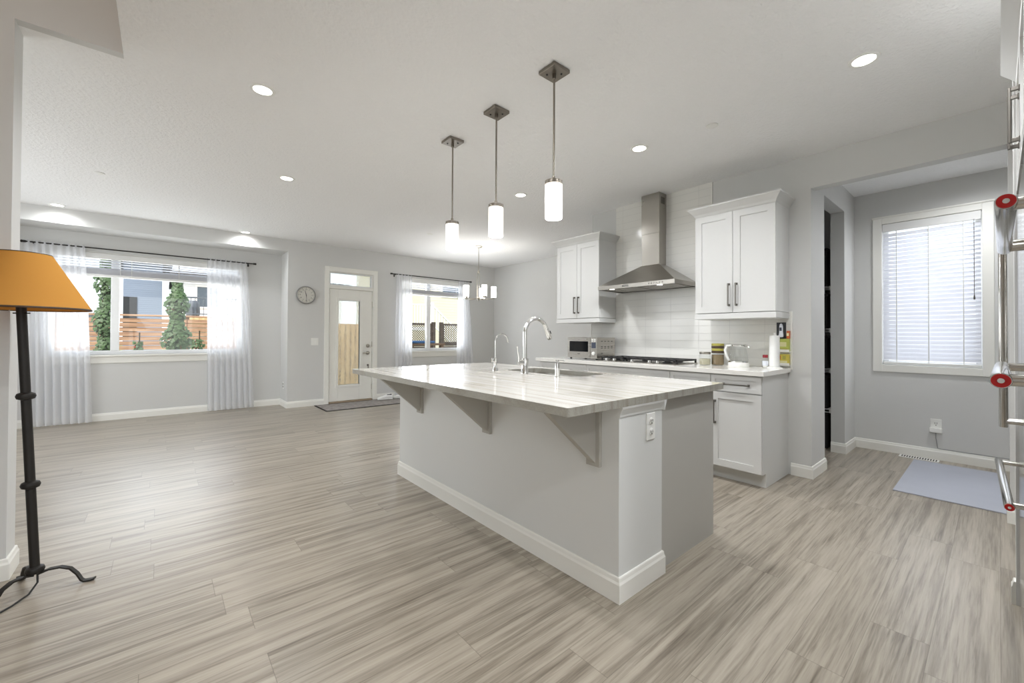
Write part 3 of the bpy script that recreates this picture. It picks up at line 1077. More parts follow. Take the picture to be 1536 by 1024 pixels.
r = empty('wall_outlet', (1.60, 7.9, .36), 'small white outlet on the alcove side return', 'outlet')
MB().box(1.594, 1.60, 7.865, 7.935, .30, .415).build('plate', M['white_plastic'], r, .002)
for zz in (.335, .38):
    MB().box(1.592, 1.594, 7.885, 7.915, zz - .015, zz + .015).build('socket', M['slot'], r)

def duplex_sockets(parent, fn):
    pass
r = empty('wall_outlet', (1.872, 1.133, .77), 'white outlet on the end of the island under its cap trim', 'outlet')
MB().box(1.834, 1.910, 1.127, 1.133, .705, .838).build('plate', M['white_plastic'], r, .002)
for zz in (.745, .798):
    f_ = MB().lathe([(.0175, 0), (.0175, -.003), (.016, -.004)], (1.872, 1.127, zz), 'Y', 20).build('socket', M['white_plastic'], r, 0, True)
    k = MB()
    k.box(1.863, 1.866, 1.1218, 1.1232, zz - .002, zz + .009); k.box(1.878, 1.881, 1.1218, 1.1232, zz - .002, zz + .009)
    k.box(1.869, 1.875, 1.1218, 1.1232, zz - .012, zz - .007)
    k.build('slots', M['slot'], f_)

r = empty('wall_outlet', (XR, .412, .345), 'white outlet with a plug adaptor below the blind window', 'outlet')
MB().box(XR - .006, XR, .372, .452, .285, .405).build('plate', M['white_plastic'], r, .002)
MB().box(XR - .036, XR - .006, .366, .458, .270, .318).build('adaptor', M['white_plastic'], r, .006)
k = MB()
for yy in (.405, .420):
    k.box(XR - .0075, XR - .006, yy - .0015, yy + .0015, .355, .372)
k.box(XR - .0075, XR - .006, .409, .416, .340, .347)
k.build('slots', M['slot'], r)
k = MB()
k.tube([(XR - .02, .412, .272), (XR - .022, .412, .22), (XR - .02, .405, .16), (XR - .014, .40, .118), (XR - .006, .37, .113), (XR - .006, .2, .1125), (XR - .006, -.1, .1125), (XR - .006, -.5, .1125)], .003, 8)
k.build('power_cord', M['cord_grey'], r, 0, True)

# downlights
def downlight(x, y, label, k=1.0, z=H):
    r = empty('recessed_light', (x, y, z), label, 'ceiling light', 'recessed ceiling lights')
    MB().lathe([(.052, -.001), (.054, -.006), (.070, -.006), (.074, 0)], (x, y, z), 'Z', 32, caps=False).build('trim_ring', M['white_plastic'], r, 0, True)
    MB().lathe([(.053, 0), (.053, -.004)], (x, y, z), 'Z', 32).build('lens', M['lens'], r)
    light('recessed_or_fill_spot', 'SPOT', (x, y, z - .012), DOWNLIGHT_W * k, LAMP_COL, spot_size=math.radians(165), spot_blend=1.0, shadow_soft_size=.05)
    return r
DL = [(0.484, 3.07, 'round recessed light in the ceiling nearest the stairwell corner'),
      (0.952, 4.65, 'round recessed light midway between the stairwell corner and alcove', .7),
      (-0.987, 7.48, 'round recessed light against the alcove soffit over the lamp side curtain', .3),
      (0.978, 7.53, 'round recessed light against the alcove soffit nearest the clock', .3),
      (3.06, 3.466, 'round recessed light between pendant lamps and the closed upper cabinets by the dining side'),
      (3.048, 1.949, 'round recessed light above the aisle in front of the hood'),
      (3.033, 0.49, 'round recessed light above the kitchen aisle nearest the refrigerator')]
for a in DL:
    downlight(*a)
downlight(5.265, 0.105, 'round recessed light in the passage ceiling before the blind window', .9)
# added fill spots without fixtures, unseen behind and above the camera
for x, y, k_ in ((1.75, 0.05, 1.1), (2.55, -0.35, 1.15), (0.6, -0.9, 1.1), (0.8, 1.55, .75)):
    light('recessed_or_fill_spot', 'SPOT', (x, y, H - .012), DOWNLIGHT_W * k_, LAMP_COL, spot_size=math.radians(165), spot_blend=1.0, shadow_soft_size=.05)

def cover(x, y, label):
    tag(MB().lathe([(.042, 0), (.042, -.004), (.036, -.008)], (x, y, H), 'Z', 28).build('sprinkler_cover', M['white_plastic'], None, 0, True), label, 'ceiling cap', 'flush ceiling caps')
cover(3.129, 1.384, 'flush white round cap in the ceiling in front of the upper cabinet nearest the pantry')
cover(-0.478, 5.716, 'flush white round cap in the ceiling on the lamp side of the room')
cover(3.189, 5.748, 'flush white round cap in the ceiling toward the chandelier')

# ------------------------------------------------------------------ pendants
def pendant(x, y, label):
    r = empty('pendant_light', (x, y, H), label, 'pendant light', 'pendant lights over the island')
    k = MB().box(x - .066, x + .066, y - .066, y + .066, H - .022, H)
    c_ = k.build('canopy', M['nickel_dark'], r, .003)
    for s_ in (-1, 1):
        MB().lathe([(.006, 0), (.006, -.004), (.003, -.005)], (x + .03 * s_, y - .03 * s_, H - .022), 'Z', 10).build('canopy_screw', M['black'], c_, 0, True)
    k = MB()
    k.lathe([(.012, 0), (.012, -.03), (.0065, -.034)], (x, y, H - .022), 'Z', 14)
    k.tube([(x, y, H - .05), (x, y, 2.16)], .0062, 10)
    k.build('rod', M['nickel_dark'], r, 0, True)
    k = MB().lathe([(.010, .035), (.012, .012), (.044, .010), (.053, .006), (.053, -.014), (.050, -.016)], (x, y, 2.132), 'Z', 32)
    k.build('shade_cap', M['nickel_dark'], r, 0, True)
    k = MB().lathe([(.046, 2.118), (.052, 2.116), (.052, 1.918), (.049, 1.915), (.046, 1.918), (.046, 2.112)], (x, y, 0), 'Z', 40, caps=False)
    k.build('glass_shade', M['lamp_glass'], r, 0, True)
    k = MB().lathe([(.012, 2.12), (.012, 2.08), (.022, 2.05), (.028, 2.02), (.022, 1.99), (.008, 1.978)], (x, y, 0), 'Z', 16)
    k.build('bulb', M['lens'], r, 0, True)
    light('pendant_bulb', 'POINT', (x, y, 1.93), PENDANT_W, LAMP_COL, shadow_soft_size=.04)
pendant(1.770, 1.708, 'glass cylinder pendant light above the near end of the island')
pendant(1.785, 2.283, 'glass cylinder pendant light in the middle of the row of three')
pendant(1.789, 2.862, 'glass cylinder pendant light at the far end of the row over the island')

# ------------------------------------------------------------------ chandelier
cx, cy = 4.27, 5.95
r = empty('chandelier', (cx, cy, H), 'nickel dining chandelier with five upturned glass shades', 'chandelier')
MB().lathe([(.065, 0), (.065, -.012), (.05, -.026), (.012, -.034)], (cx, cy, H), 'Z', 28).build('canopy', M['nickel'], r, 0, True)
MB().tube([(cx, cy, H - .03), (cx, cy, 2.33)], .006, 10).build('rod', M['nickel'], r, 0, True)
k = MB()
k.lathe([(.006, 2.37), (.018, 2.36), (.02, 2.34), (.012, 2.325)], (cx, cy, 0), 'Z', 16)
for i in range(3):
    a = 2 * PI * i / 3 + .4
    k.tube([(cx + .018 * math.cos(a), cy + .018 * math.sin(a), 2.335), (cx + .026 * math.cos(a), cy + .026 * math.sin(a), 2.20), (cx + .02 * math.cos(a), cy + .02 * math.sin(a), 1.90)], .005, 8)
k.lathe([(.03, 1.90), (.034, 1.885), (.03, 1.865), (.012, 1.85), (.01, 1.835), (.004, 1.825)], (cx, cy, 0), 'Z', 20)
k.build('column', M['nickel'], r, 0, True)
for i in range(5):
    a = 2 * PI * i / 5 + math.radians(-32)
    d = Vector((math.cos(a), math.sin(a), 0))
    P = lambda rr, z: (cx + d.x * rr, cy + d.y * rr, z)
    k = MB().tube([P(.02, 1.885), P(.08, 1.868), (P(.16, 1.862)), P(.23, 1.868), P(.27, 1.885)], .0065, 10)
    k.lathe([(.008, 1.87), (.03, 1.884), (.05, 1.89), (.05, 1.895)], (P(.27, 0)[0], P(.27, 0)[1], 0), 'Z', 24)
    k.build('arm', M['nickel'], r, 0, True)
    k = MB().lathe([(.042, 1.897), (.046, 1.897), (.047, 2.085), (.044, 2.085), (.043, 1.90)], (P(.27, 0)[0], P(.27, 0)[1], 0), 'Z', 28, caps=False)
    k.build('glass_shade', M['lamp_glass_bright'], r, 0, True)
    k = MB().lathe([(.01, 1.896), (.012, 1.93), (.022, 1.97), (.02, 2.0), (.006, 2.012)], (P(.27, 0)[0], P(.27, 0)[1], 0), 'Z', 14)
    k.build('bulb', M['lens'], r, 0, True)
    light('chandelier_bulb', 'POINT', P(.27, 2.07), CHANDELIER_W, LAMP_COL, shadow_soft_size=.035)

# ------------------------------------------------------------------ island
IX, IY, IX1, IY1 = 1.611, 1.133, 2.626, 3.415
ZI = .895
r = empty('kitchen_island', (IX, IY, 0), 'long grey kitchen island base with three triangular brackets', 'kitchen island')
k = MB()
k.box(IX, IX + .12, IY, IY1, 0, ZI)
k.box(IX + .12, IX + .373, IY, IY + .12, 0, ZI)
k.build('half_wall', M['island_paint'], r)
k = MB()
k.box(IX + .373, IX1, IY + .02, IY + .038, 0, ZI)
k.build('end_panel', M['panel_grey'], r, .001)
k = MB()
k.box(IX + .12, IX1 - .022, IY + .12, 1.90, .1, ZI)
k.box(IX + .12, IX1 - .022, 2.73, IY1, .1, ZI)
k.box(IX + .12, IX1 - .022, 1.90, 2.73, .1, .66)
k.box(IX + .12, 2.19, 1.90, 2.73, .66, ZI)
k.box(IX + .373, IX1 - .022, IY + .038, IY + .12, .1, ZI)
k.box(IX + .12, IX1 - .08, IY + .12, IY1, 0, .1)
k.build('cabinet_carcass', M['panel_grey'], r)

def shaker(mb, axis, face, a0, a1, z0, z1, sgn, t=.02, rail=.058, rec=.008):
    """shaker door: axis 'X' means its face looks along sgn*X at x=face; spans a in y"""
    def bx(p0, p1, q0, q1, f0, f1):
        if axis == 'X':
            mb.box(min(f0, f1), max(f0, f1), p0, p1, q0, q1)
        else:
            mb.box(p0, p1, min(f0, f1), max(f0, f1), q0, q1)
    back = face - sgn * t
    bx(a0, a0 + rail, z0, z1, back, face)
    bx(a1 - rail, a1, z0, z1, back, face)
    bx(a0 + rail, a1 - rail, z0, z0 + rail, back, face)
    bx(a0 + rail, a1 - rail, z1 - rail, z1, back, face)
    bx(a0 + rail, a1 - rail, z0 + rail, z1 - rail, back, face - sgn * rec)
    return mb

def pull_v(parent, axis, face, sgn, a, z0, z1, m=None):
    """vertical bar pull standing off a face"""
    k = MB()
    so = .03
    def P(o, aa, z):
        return (face + sgn * o, aa, z) if axis == 'X' else (aa, face + sgn * o, z)
    def bx(o0, o1, a0, a1, q0, q1):
        if axis == 'X':
            k.box(face + sgn * o0, face + sgn * o1, a0, a1, q0, q1)
        else:
            k.box(a0, a1, face + sgn * o0, face + sgn * o1, q0, q1)
    bx(so - .008, so, a - .006, a + .006, z0, z1)
    for z in (z0 + .008, z1 - .008):
        bx(0, so - .008, a - .006, a + .006, z - .007, z + .007)
        bx(0, .004, a - .010, a + .010, z - .010, z + .010)
    return k.build('handle', m or M['pull'], parent, .0015)

def pull_h(parent, axis, face, sgn, a0, a1, z, m=None):
    k = MB()
    so = .03
    def bx(o0, o1, p0, p1, q0, q1):
        if axis == 'X':
            k.box(face + sgn * o0, face + sgn * o1, p0, p1, q0, q1)
        else:
            k.box(p0, p1, face + sgn * o0, face + sgn * o1, q0, q1)
    bx(so - .008, so, a0, a1, z - .006, z + .006)
    for a in (a0 + .008, a1 - .008):
        bx(0, so - .008, a - .007, a + .007, z - .006, z + .006)
        bx(0, .004, a - .010, a + .010, z - .010, z + .010)
    return k.build('handle', m or M['pull'], parent, .0015)

for a0, a1 in ((1.18, 1.92), (1.925, 2.66), (2.665, 3.40)):
    dr = shaker(MB(), 'X', IX1, a0 + .003, a1 - .003, .11, ZI - .01, 1).build('door', M['panel_grey'], r)
    pull_v(dr, 'X', IX1, 1, a1 - .05, .6, .8)
b = MB(); bb_path(b, [(IX + .15, IY1), (IX, IY1), (IX, IY), (IX + .373, IY), (IX + .373, IY + .02)], 1 if False else -1, .115)
b.build('baseboard', M['trim'], r)
k = MB()
prof = [(0, ZI - .052), (.004, ZI - .050), (.005, ZI - .040), (.014, ZI - .018), (.018, ZI - .010), (.020, ZI), (0, ZI)]
k.prism([(IY - p, z) for p, z in prof], 'X', IX, IX + .365)
k.prism([(IX + .365 + p * 1.2, z) for p, z in prof], 'Y', IY - .02, IY + .02)
k.build('cap_trim', M['island_paint'], r)
for yb in (3.03, 2.13, 1.27):
    q = empty('x', (0, 0, 0), 'x', 'x') if False else None
    k = MB()
    k.box(IX - .020, IX, yb - .040, yb + .040, ZI - .30, ZI)
    k.prism([(IX - .018, ZI), (IX - .335, ZI), (IX - .335, ZI - .012), (IX - .018, ZI - .285)], 'Y', yb - .018, yb + .018)
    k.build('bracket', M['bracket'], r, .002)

# countertop with sink cut-out
SX0, SX1, SY0, SY1 = 2.215, 2.59, 1.93, 2.70
k = MB()
CX0, CX1, CY0, CY1 = 1.24, 2.683, 1.113, 3.56
def rounded_rect(x0, x1, y0, y1, rad, n=6):
    pts = []
    for (cx_, cy_, a0) in ((x1 - rad, y1 - rad, 0), (x0 + rad, y1 - rad, 90), (x0 + rad, y0 + rad, 180), (x1 - rad, y0 + rad, 270)):
        for i in range(n + 1):
            a = math.radians(a0 + 90 * i / n)
            pts.append((cx_ + rad * math.cos(a), cy_ + rad * math.sin(a)))
    return pts
def slab_with_hole(outer, inner, z0, z1):
    bm = bmesh.new()
    rings = []
    for ring in (outer, inner):
        vs = [bm.verts.new((p[0], p[1], z1)) for p in ring]
        es = [bm.edges.new((vs[i], vs[(i + 1) % len(vs)])) for i in range(len(vs))]
        rings.append(es)
    bmesh.ops.triangle_fill(bm, use_beauty=True, use_dissolve=False, edges=rings[0] + rings[1])
    g = bmesh.ops.extrude_face_region(bm, geom=list(bm.faces))
    bmesh.ops.translate(bm, vec=(0, 0, z0 - z1), verts=[v for v in g['geom'] if isinstance(v, bmesh.types.BMVert)])
    bm.verts.index_update()
    m = MB().add([v.co[:] for v in bm.verts], [tuple(v.index for v in f.verts) for f in bm.faces])
    bm.free()
    return m
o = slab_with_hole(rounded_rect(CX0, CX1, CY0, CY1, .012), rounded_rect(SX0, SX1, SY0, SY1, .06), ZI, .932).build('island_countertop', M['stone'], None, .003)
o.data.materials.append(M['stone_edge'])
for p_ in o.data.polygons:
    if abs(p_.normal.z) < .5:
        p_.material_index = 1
tag(o, 'polished beige veined stone countertop overhanging the grey island', 'countertop')
r = empty('undermount_sink', ((SX0 + SX1) / 2, (SY0 + SY1) / 2, ZI - .2), 'stainless undermount sink set in the island countertop', 'sink')
def ring_loft(rings):
    m = MB()
    n = len(rings[0])
    vs = [p for rg in rings for p in rg]
    fs = []
    for i in range(len(rings) - 1):
        for k_ in range(n):
            k2 = (k_ + 1) % n
            fs.append((i * n + k_, i * n + k2, (i + 1) * n + k2, (i + 1) * n + k_))
    fs.append(tuple((len(rings) - 1) * n + k_ for k_ in range(n)))
    return m.add(vs, fs)
rg = lambda d, z: [(p[0], p[1], z) for p in rounded_rect(SX0 + d, SX1 - d, SY0 + d, SY1 - d, .055)]
k = ring_loft([rg(-.02, ZI - .001), rg(-.003, ZI - .001), rg(.0, ZI - .02), rg(.004, ZI - .19), rg(.02, ZI - .2)])
k.build('basin', M['steel'], r, 0, True, fix=False)
MB().lathe([(.045, 0), (.045, .003), (.03, .004)], ((SX0 + SX1) / 2, (SY0 + SY1) / 2, ZI - .2), 'Z', 24).build('drain', M['chrome'], r, 0, True)

ZT = .932
fx, fy = 2.121, 2.346
r = empty('pull_down_faucet', (fx, fy, ZT), 'tall chrome gooseneck faucet with pull-down head behind the sink', 'faucet')
MB().lathe([(.030, 0), (.030, .006), (.0275, .010), (.0275, .115), (.024, .118)], (fx, fy, ZT), 'Z', 28).build('base', M['chrome'], r, 0, True)
ra = .120
pts = [(fx, fy, ZT + .11), (fx, fy, 1.23)] + arc((fx + ra, fy, 1.235), ra, 180, 22, 22)
k = MB().tube(pts, .0165, 16); k.build('spout', M['chrome'], r, 0, True)
e1 = Vector(pts[-1]); dd = (Vector(pts[-1]) - Vector(pts[-2])).normalized()
k = MB().tube([e1 - dd * .005, e1 + dd * .002, e1 + dd * .03, e1 + dd * .085, e1 + dd * .095], [.0165, .019, .019, .022, .018], 16)
sh = k.build('spray_head', M['chrome'], r, 0, True)
MB().tube([e1 + dd * .03 + Vector((.017, -.010, .008)), e1 + dd * .055 + Vector((.018, -.010, .008))], .005, 8).build('spray_button', M['black'], sh, 0, True)
k = MB()
k.tube([(fx - .02, fy, ZT + .085), (fx - .062, fy, ZT + .085)], .021, 18)
k.tube([(fx - .055, fy, ZT + .09), (fx - .062, fy, ZT + .14), (fx - .075, fy, ZT + .205)], [.009, .0065, .0045], 10)
k.build('lever_handle', M['chrome'], r, 0, True)

gx, gy = 2.09, 2.67
r = empty('filter_faucet', (gx, gy, ZT), 'slim chrome drinking water tap beside the tall faucet', 'faucet')
MB().lathe([(.024, 0), (.022, .012), (.014, .03), (.013, .06), (.017, .075), (.017, .095), (.008, .11)], (gx, gy, ZT), 'Z', 20).build('base', M['chrome'], r, 0, True)
ra = .066
MB().tube([(gx, gy, ZT + .1), (gx, gy, 1.165)] + arc((gx + ra, gy, 1.17), ra, 180, 15, 18) + [(gx + ra * 2 + .006, gy, 1.165)], .0058, 12).build('spout', M['chrome'], r, 0, True)
k = MB().tube([(gx, gy, ZT + .084), (gx - .036, gy, ZT + .084)], .008, 10)
k.tube([(gx - .034, gy, ZT + .07), (gx - .036, gy, ZT + .105)], .006, 8)
k.build('handle', M['chrome'], r, 0, True)
hx, hy = 2.10, 1.985
r = empty('soap_dispenser', (hx, hy, ZT), 'chrome pump soap dispenser standing on the island countertop', 'soap dispenser')
MB().lathe([(.024, 0), (.024, .008), (.0165, .010), (.0165, .098), (.014, .100)], (hx, hy, ZT), 'Z', 22).build('body', M['chrome'], r, 0, True)
k = MB().lathe([(.006, .098), (.006, .112), (.014, .114), (.014, .122)], (hx, hy, ZT), 'Z', 14)
k.tube([(hx, hy, ZT + .116), (hx + .062, hy, ZT + .114), (hx + .068, hy, ZT + .108)], .0055, 10)
k.build('pump', M['chrome'], r, 0, True)

# ------------------------------------------------------------------ kitchen run
ZC0, ZC = .905, .945
FX = 3.66
def base_cabinet(y0, y1, label, doors, drawer_handle=None, end=False):
    r = empty('base_cabinet', (FX, y0, 0), label, 'base cabinet', 'white base cabinets along the tile wall')
    k = MB()
    back = XK - .002
    if end:
        k.prism([(FX + .005, .11), (back, .11), (back, 0), (FX + .075, 0), (FX + .075, .11)][0:0] + [(FX + .003, .115), (FX + .075, .115), (FX + .075, 0), (back, 0), (back, ZC0), (FX + .003, ZC0)], 'Y', y0, y0 + .018)
        k.box(FX + .003, back, y0 + .018, y1, .115, ZC0)
        k.box(FX + .075, back, y0 + .018, y1, 0, .115)
    else:
        k.box(FX + .003, back, y0, y1, .115, ZC0)
        k.box(FX + .075, back, y0, y1, 0, .115)
    k.build('carcass', M['cab'], r)
    d = shaker(MB(), 'X', FX - .018, y0 + .003, y1 - .003, .760, ZC0 - .010, -1, .02, .036, .006).build('drawer_front', M['cab'], r)
    if drawer_handle:
        pull_h(d, 'X', FX - .018, -1, drawer_handle[0], drawer_handle[1], .822)
    for a0, a1, hy_ in doors:
        o = shaker(MB(), 'X', FX - .018, a0 + .003, a1 - .003, .122, .752, -1).build('door', M['cab'], r)
        if hy_:
            pull_v(o, 'X', FX - .018, -1, hy_, .48, .68)
    return r
base_cabinet(1.222, 1.622, 'white base cabinet at the end of the run by the wall corner', [(1.222, 1.622, 1.585)], (1.31, 1.52), end=True)
base_cabinet(1.622, 2.0, 'white base cabinet second from the wall corner behind the island top', [(1.622, 2.0, 1.96)], (1.71, 1.91))
base_cabinet(2.0, 3.0, 'wide white base cabinet directly under the cooktop', [(2.0, 2.5, 2.46), (2.5, 3.0, 2.54)], None)
base_cabinet(3.0, 3.75, 'white base cabinet under the small toaster oven', [(3.0, 3.375, 3.34), (3.375, 3.75, 3.41)], None)
tag(MB().box(FX - .04, XK - .009, 1.20, 3.80, ZC0, ZC).build('kitchen_countertop', M['quartz'], None, .003), 'white quartz countertop along the tiled kitchen wall', 'countertop')

def upper_cabinet(y0, y1, label):
    r = empty('upper_cabinet', (XK, (y0 + y1) / 2, 1.39), label, 'upper cabinet', 'white upper cabinets either side of the hood')
    xf = 3.955
    back = XK - .010
    k = MB().box(xf + .002, back, y0, y1, 1.44, 2.365); k.build('carcass', M['cab'], r, .001)
    k = MB().box(xf - .016, back, y0 - .004, y1 + .004, 1.385, 1.436); k.build('valance', M['cab'], r, .002)
    ym = (y0 + y1) / 2
    for a0, a1, hy_ in ((y0, ym, ym - .032), (ym, y1, ym + .032)):
        o = shaker(MB(), 'X', xf - .018, a0 + .002, a1 - .002, 1.442, 2.36, -1, .02, .06, .008).build('door', M['cab'], r)
        pull_v(o, 'X', xf - .018, -1, hy_, 1.50, 1.705)
    # crown: flared moulding round three sides
    prof = [(0.0, 2.362), (.006, 2.372), (.012, 2.385), (.045, 2.425), (.052, 2.432), (.052, 2.445), (0, 2.445)]
    vs, fs = [], []
    n = len(prof)
    xf2 = xf - .018
    for p, z in prof:
        vs += [(back, y0 - p, z), (xf2 - p, y0 - p, z), (xf2 - p, y1 + p, z), (back, y1 + p, z)]
    for i in range(n):
        j = (i + 1) % n
        for s_ in range(3):
            fs.append((i * 4 + s_, i * 4 + s_ + 1, j * 4 + s_ + 1, j * 4 + s_))
    fs.append(tuple(i * 4 for i in range(n))); fs.append(tuple(i * 4 + 3 for i in range(n)))
    m = MB().add(vs, fs)
    m.box(xf, back, y0 + .001, y1 - .001, 2.366, 2.440)
    m.build('crown', M['cab'], r)
    return r
upper_cabinet(1.213, 1.900, 'white two-door upper cabinet over the paper towel and kettle')
upper_cabinet(3.055, 3.735, 'white two-door upper cabinet over the toaster oven')

# range hood
r = empty('range_hood', (XK, 2.5, 1.745), 'stainless steel pyramid range hood with tall chimney on the tile wall', 'range hood')
bk = XK - .009
hx0, hy0, hy1 = 3.80, 2.037, 2.962
cx0, cy0, cy1 = 4.127, 2.39, 2.61
k = MB()
vs = [(hx0, hy0, 1.783), (bk, hy0, 1.783), (bk, hy1, 1.783), (hx0, hy1, 1.783), (cx0, cy0, 2.012), (bk, cy0, 2.012), (bk, cy1, 2.012), (cx0, cy1, 2.012)]
k.add(vs, [(0, 1, 5, 4), (1, 2, 6, 5), (2, 3, 7, 6), (3, 0, 4, 7), (4, 5, 6, 7)])
vs = [(hx0, hy0, 1.742), (bk, hy0, 1.742), (bk, hy1, 1.742), (hx0, hy1, 1.742), (hx0, hy0, 1.783), (bk, hy0, 1.783), (bk, hy1, 1.783), (hx0, hy1, 1.783)]
k.add(vs, [(0, 1, 5, 4), (1, 2, 6, 5), (2, 3, 7, 6), (3, 0, 4, 7)])
k.build('canopy', M['steel_h'], r, 0, False)
k = MB()
k.box(hx0 + .01, bk, hy0 + .01, hy1 - .01, 1.752, 1.757)
k.box(hx0 + .01, hx0 + .07, hy0 + .01, hy1 - .01, 1.745, 1.752)
k.build('underside', M['steel'], r)
for i in range(2):
    a = hy0 + .05 + i * .42
    f_ = MB()
    f_.box(hx0 + .10, bk - .04, a, a + .40, 1.744, 1.752)
    f_ = f_.build('grease_filter', M['steel'], r, .002)
for yy in (2.22, 2.80):
    MB().lathe([(.026, 0), (.026, -.004)], (hx0 + .045, yy, 1.745), 'Z', 18).build('hood_lamp', M['hood_lens'], r)
    l = light('hood_bulb', 'SPOT', (hx0 + .045, yy, 1.735), 3.2, LAMP_COL, spot_size=math.radians(120), shadow_soft_size=.03)
k = MB()
k.box(cx0 + .003, bk, cy0 + .003, cy1 - .003, 2.012, 2.36)
k.box(cx0, bk, cy0, cy1, 2.36, H)
ch = k.build('chimney', M['steel_h'], r, .002)
k = MB()
for i in range(5):
    k.box(cx0 + .035 + i * .016, cx0 + .043 + i * .016, cy0 - .001, cy0 + .001, 2.68, 2.755)
k.build('chimney_vent', M['slot'], ch)
k = MB()
for i in range(6):
    k.box(hx0 - .002, hx0, 2.16 + i * .03, 2.175 + i * .03, 1.757, 1.768)
k.build('buttons', M['chrome'], r, .001)
MB().box(hx0 - .0015, hx0, 2.56, 2.64, 1.752, 1.774).build('badge', M['chrome'], r)

# cooktop
r = empty('gas_cooktop', (3.96, 2.455, ZC), 'black and steel gas cooktop set in the white counter below the hood', 'cooktop')
ky0, ky1 = 1.995, 2.92
k = MB().box(3.70, 4.20, ky0, ky1, ZC, ZC + .008); k.build('tray', M['steel'], r, .003)
for i in range(3):
    a0 = ky0 + .012 + i * (ky1 - ky0 - .024) / 3
    a1 = a0 + (ky1 - ky0 - .024) / 3 - .004
    k = MB()
    zt0, zt1 = ZC + .030, ZC + .046
    x0, x1 = (3.79, 4.19) if i != 1 else (3.82, 4.19)
    k.box(x0, x0 + .014, a0, a1, zt0, zt1); k.box(x1 - .014, x1, a0, a1, zt0, zt1)
    k.box(x0, x1, a0, a0 + .014, zt0, zt1); k.box(x0, x1, a1 - .014, a1, zt0, zt1)
    for j in range(1, 4):
        yy = a0 + (a1 - a0) * j / 4
        k.box(x0, x1, yy - .006, yy + .006, zt0, zt1)
    for j in range(1, 4):
        xx = x0 + (x1 - x0) * j / 4
        k.box(xx - .006, xx + .006, a0, a1, zt0, zt1)
    for xx in (x0, x1 - .016):
        for yy in (a0, a1 - .016):
            k.box(xx, xx + .016, yy, yy + .016, ZC + .008, zt0)
    k.build('grate', M['black_iron'], r, .002)
for xx, yy in ((3.89, 2.16), (4.10, 2.16), (4.0, 2.457), (3.89, 2.76), (4.10, 2.76)):
    MB().lathe([(.05, 0), (.05, .008), (.03, .010), (.03, .02), (.012, .022)], (xx, yy, ZC + .008), 'Z', 22).build('burner', M['black'], r, 0, True)
for yy in (2.79, 2.69, 2.47, 2.27, 2.18):
    k = MB().lathe([(.020, 0), (.019, .006), (.016, .008), (.0155, .026), (.012, .028)], (3.735, yy, ZC + .008), 'Z', 18)
    k.box(3.722, 3.748, yy - .003, yy + .003, ZC + .034, ZC + .038)
    k.build('knob', M['chrome'], r, 0, True)

# toaster oven / microwave
r = empty('toaster_oven', (3.80, 3.2, ZC), 'small stainless countertop oven with dark glass door beside the cooktop', 'toaster oven')
mx0, mx1, my0, my1, mz0, mz1 = 3.80, 4.14, 2.972, 3.42, ZC + .016, 1.204
k = MB().box(mx0 + .012, mx1, my0, my1, mz0, mz1)
bo = k.build('body', M['steel'], r, .004)
k = MB()
for zz, cnt in ((1.16, 4), (1.10, 4), (1.082, 4), (1.02, 1)):
    for i in range(cnt):
        k.box(mx0 + .07 + i * .062, mx0 + .105 + i * .062, my0 - .0008, my0 + .001, zz - .0035, zz + .0035)
k.build('side_vents', M['slot'], bo)
k = MB().box(mx0 - .004, mx0 + .012, 3.07, my1, mz0 + .004, mz1 - .004)
d = k.build('door', M['steel'], r, .003)
MB().box(mx0 - .0055, mx0 - .004, 3.10, 3.385, mz0 + .075, mz1 - .045).build('door_glass', M['dark_glass'], d)
k = MB()
k.tube([(mx0 - .03, 3.10, mz1 - .022), (mx0 - .03, 3.385, mz1 - .022)], .007, 10)
for yy in (3.115, 3.37):
    k.tube([(mx0 - .004, yy, mz1 - .022), (mx0 - .03, yy, mz1 - .022)], .005, 8)
k.build('door_handle', M['chrome'], d, 0, True)
MB().box(mx0 - .005, mx0 - .004, 3.22, 3.26, mz0 + .045, mz0 + .051).build('nameplate', M['slot'], d)
k = MB().box(mx0 - .002, mx0 + .012, my0, 3.068, mz0 + .004, mz1 - .004)
pn = k.build('control_panel', M['steel'], r, .002)
MB().box(mx0 - .0035, mx0 - .002, 2.99, 3.05, mz0 + .12, mz0 + .185).build('display', M['screen_grey'], pn)
k = MB()
for i in range(2):
    for j in range(2):
        k.box(mx0 - .004, mx0 - .002, 2.992 + i * .034, 3.016 + i * .034, mz0 + .195 + j * .018, mz0 + .208 + j * .018)
k.build('buttons', M['white_plastic'], pn)
MB().lathe([(.02, 0), (.019, -.014), (.015, -.016)], (mx0 - .002, 3.02, mz0 + .06), 'X', 20).build('dial', M['white_plastic'], r, 0, True)
for xx in (mx0 + .03, mx1 - .03):
    for yy in (my0 + .03, my1 - .03):
        MB().lathe([(.012, 0), (.014, .016)], (xx, yy, ZC), 'Z', 12).build('foot', M['black'], r)

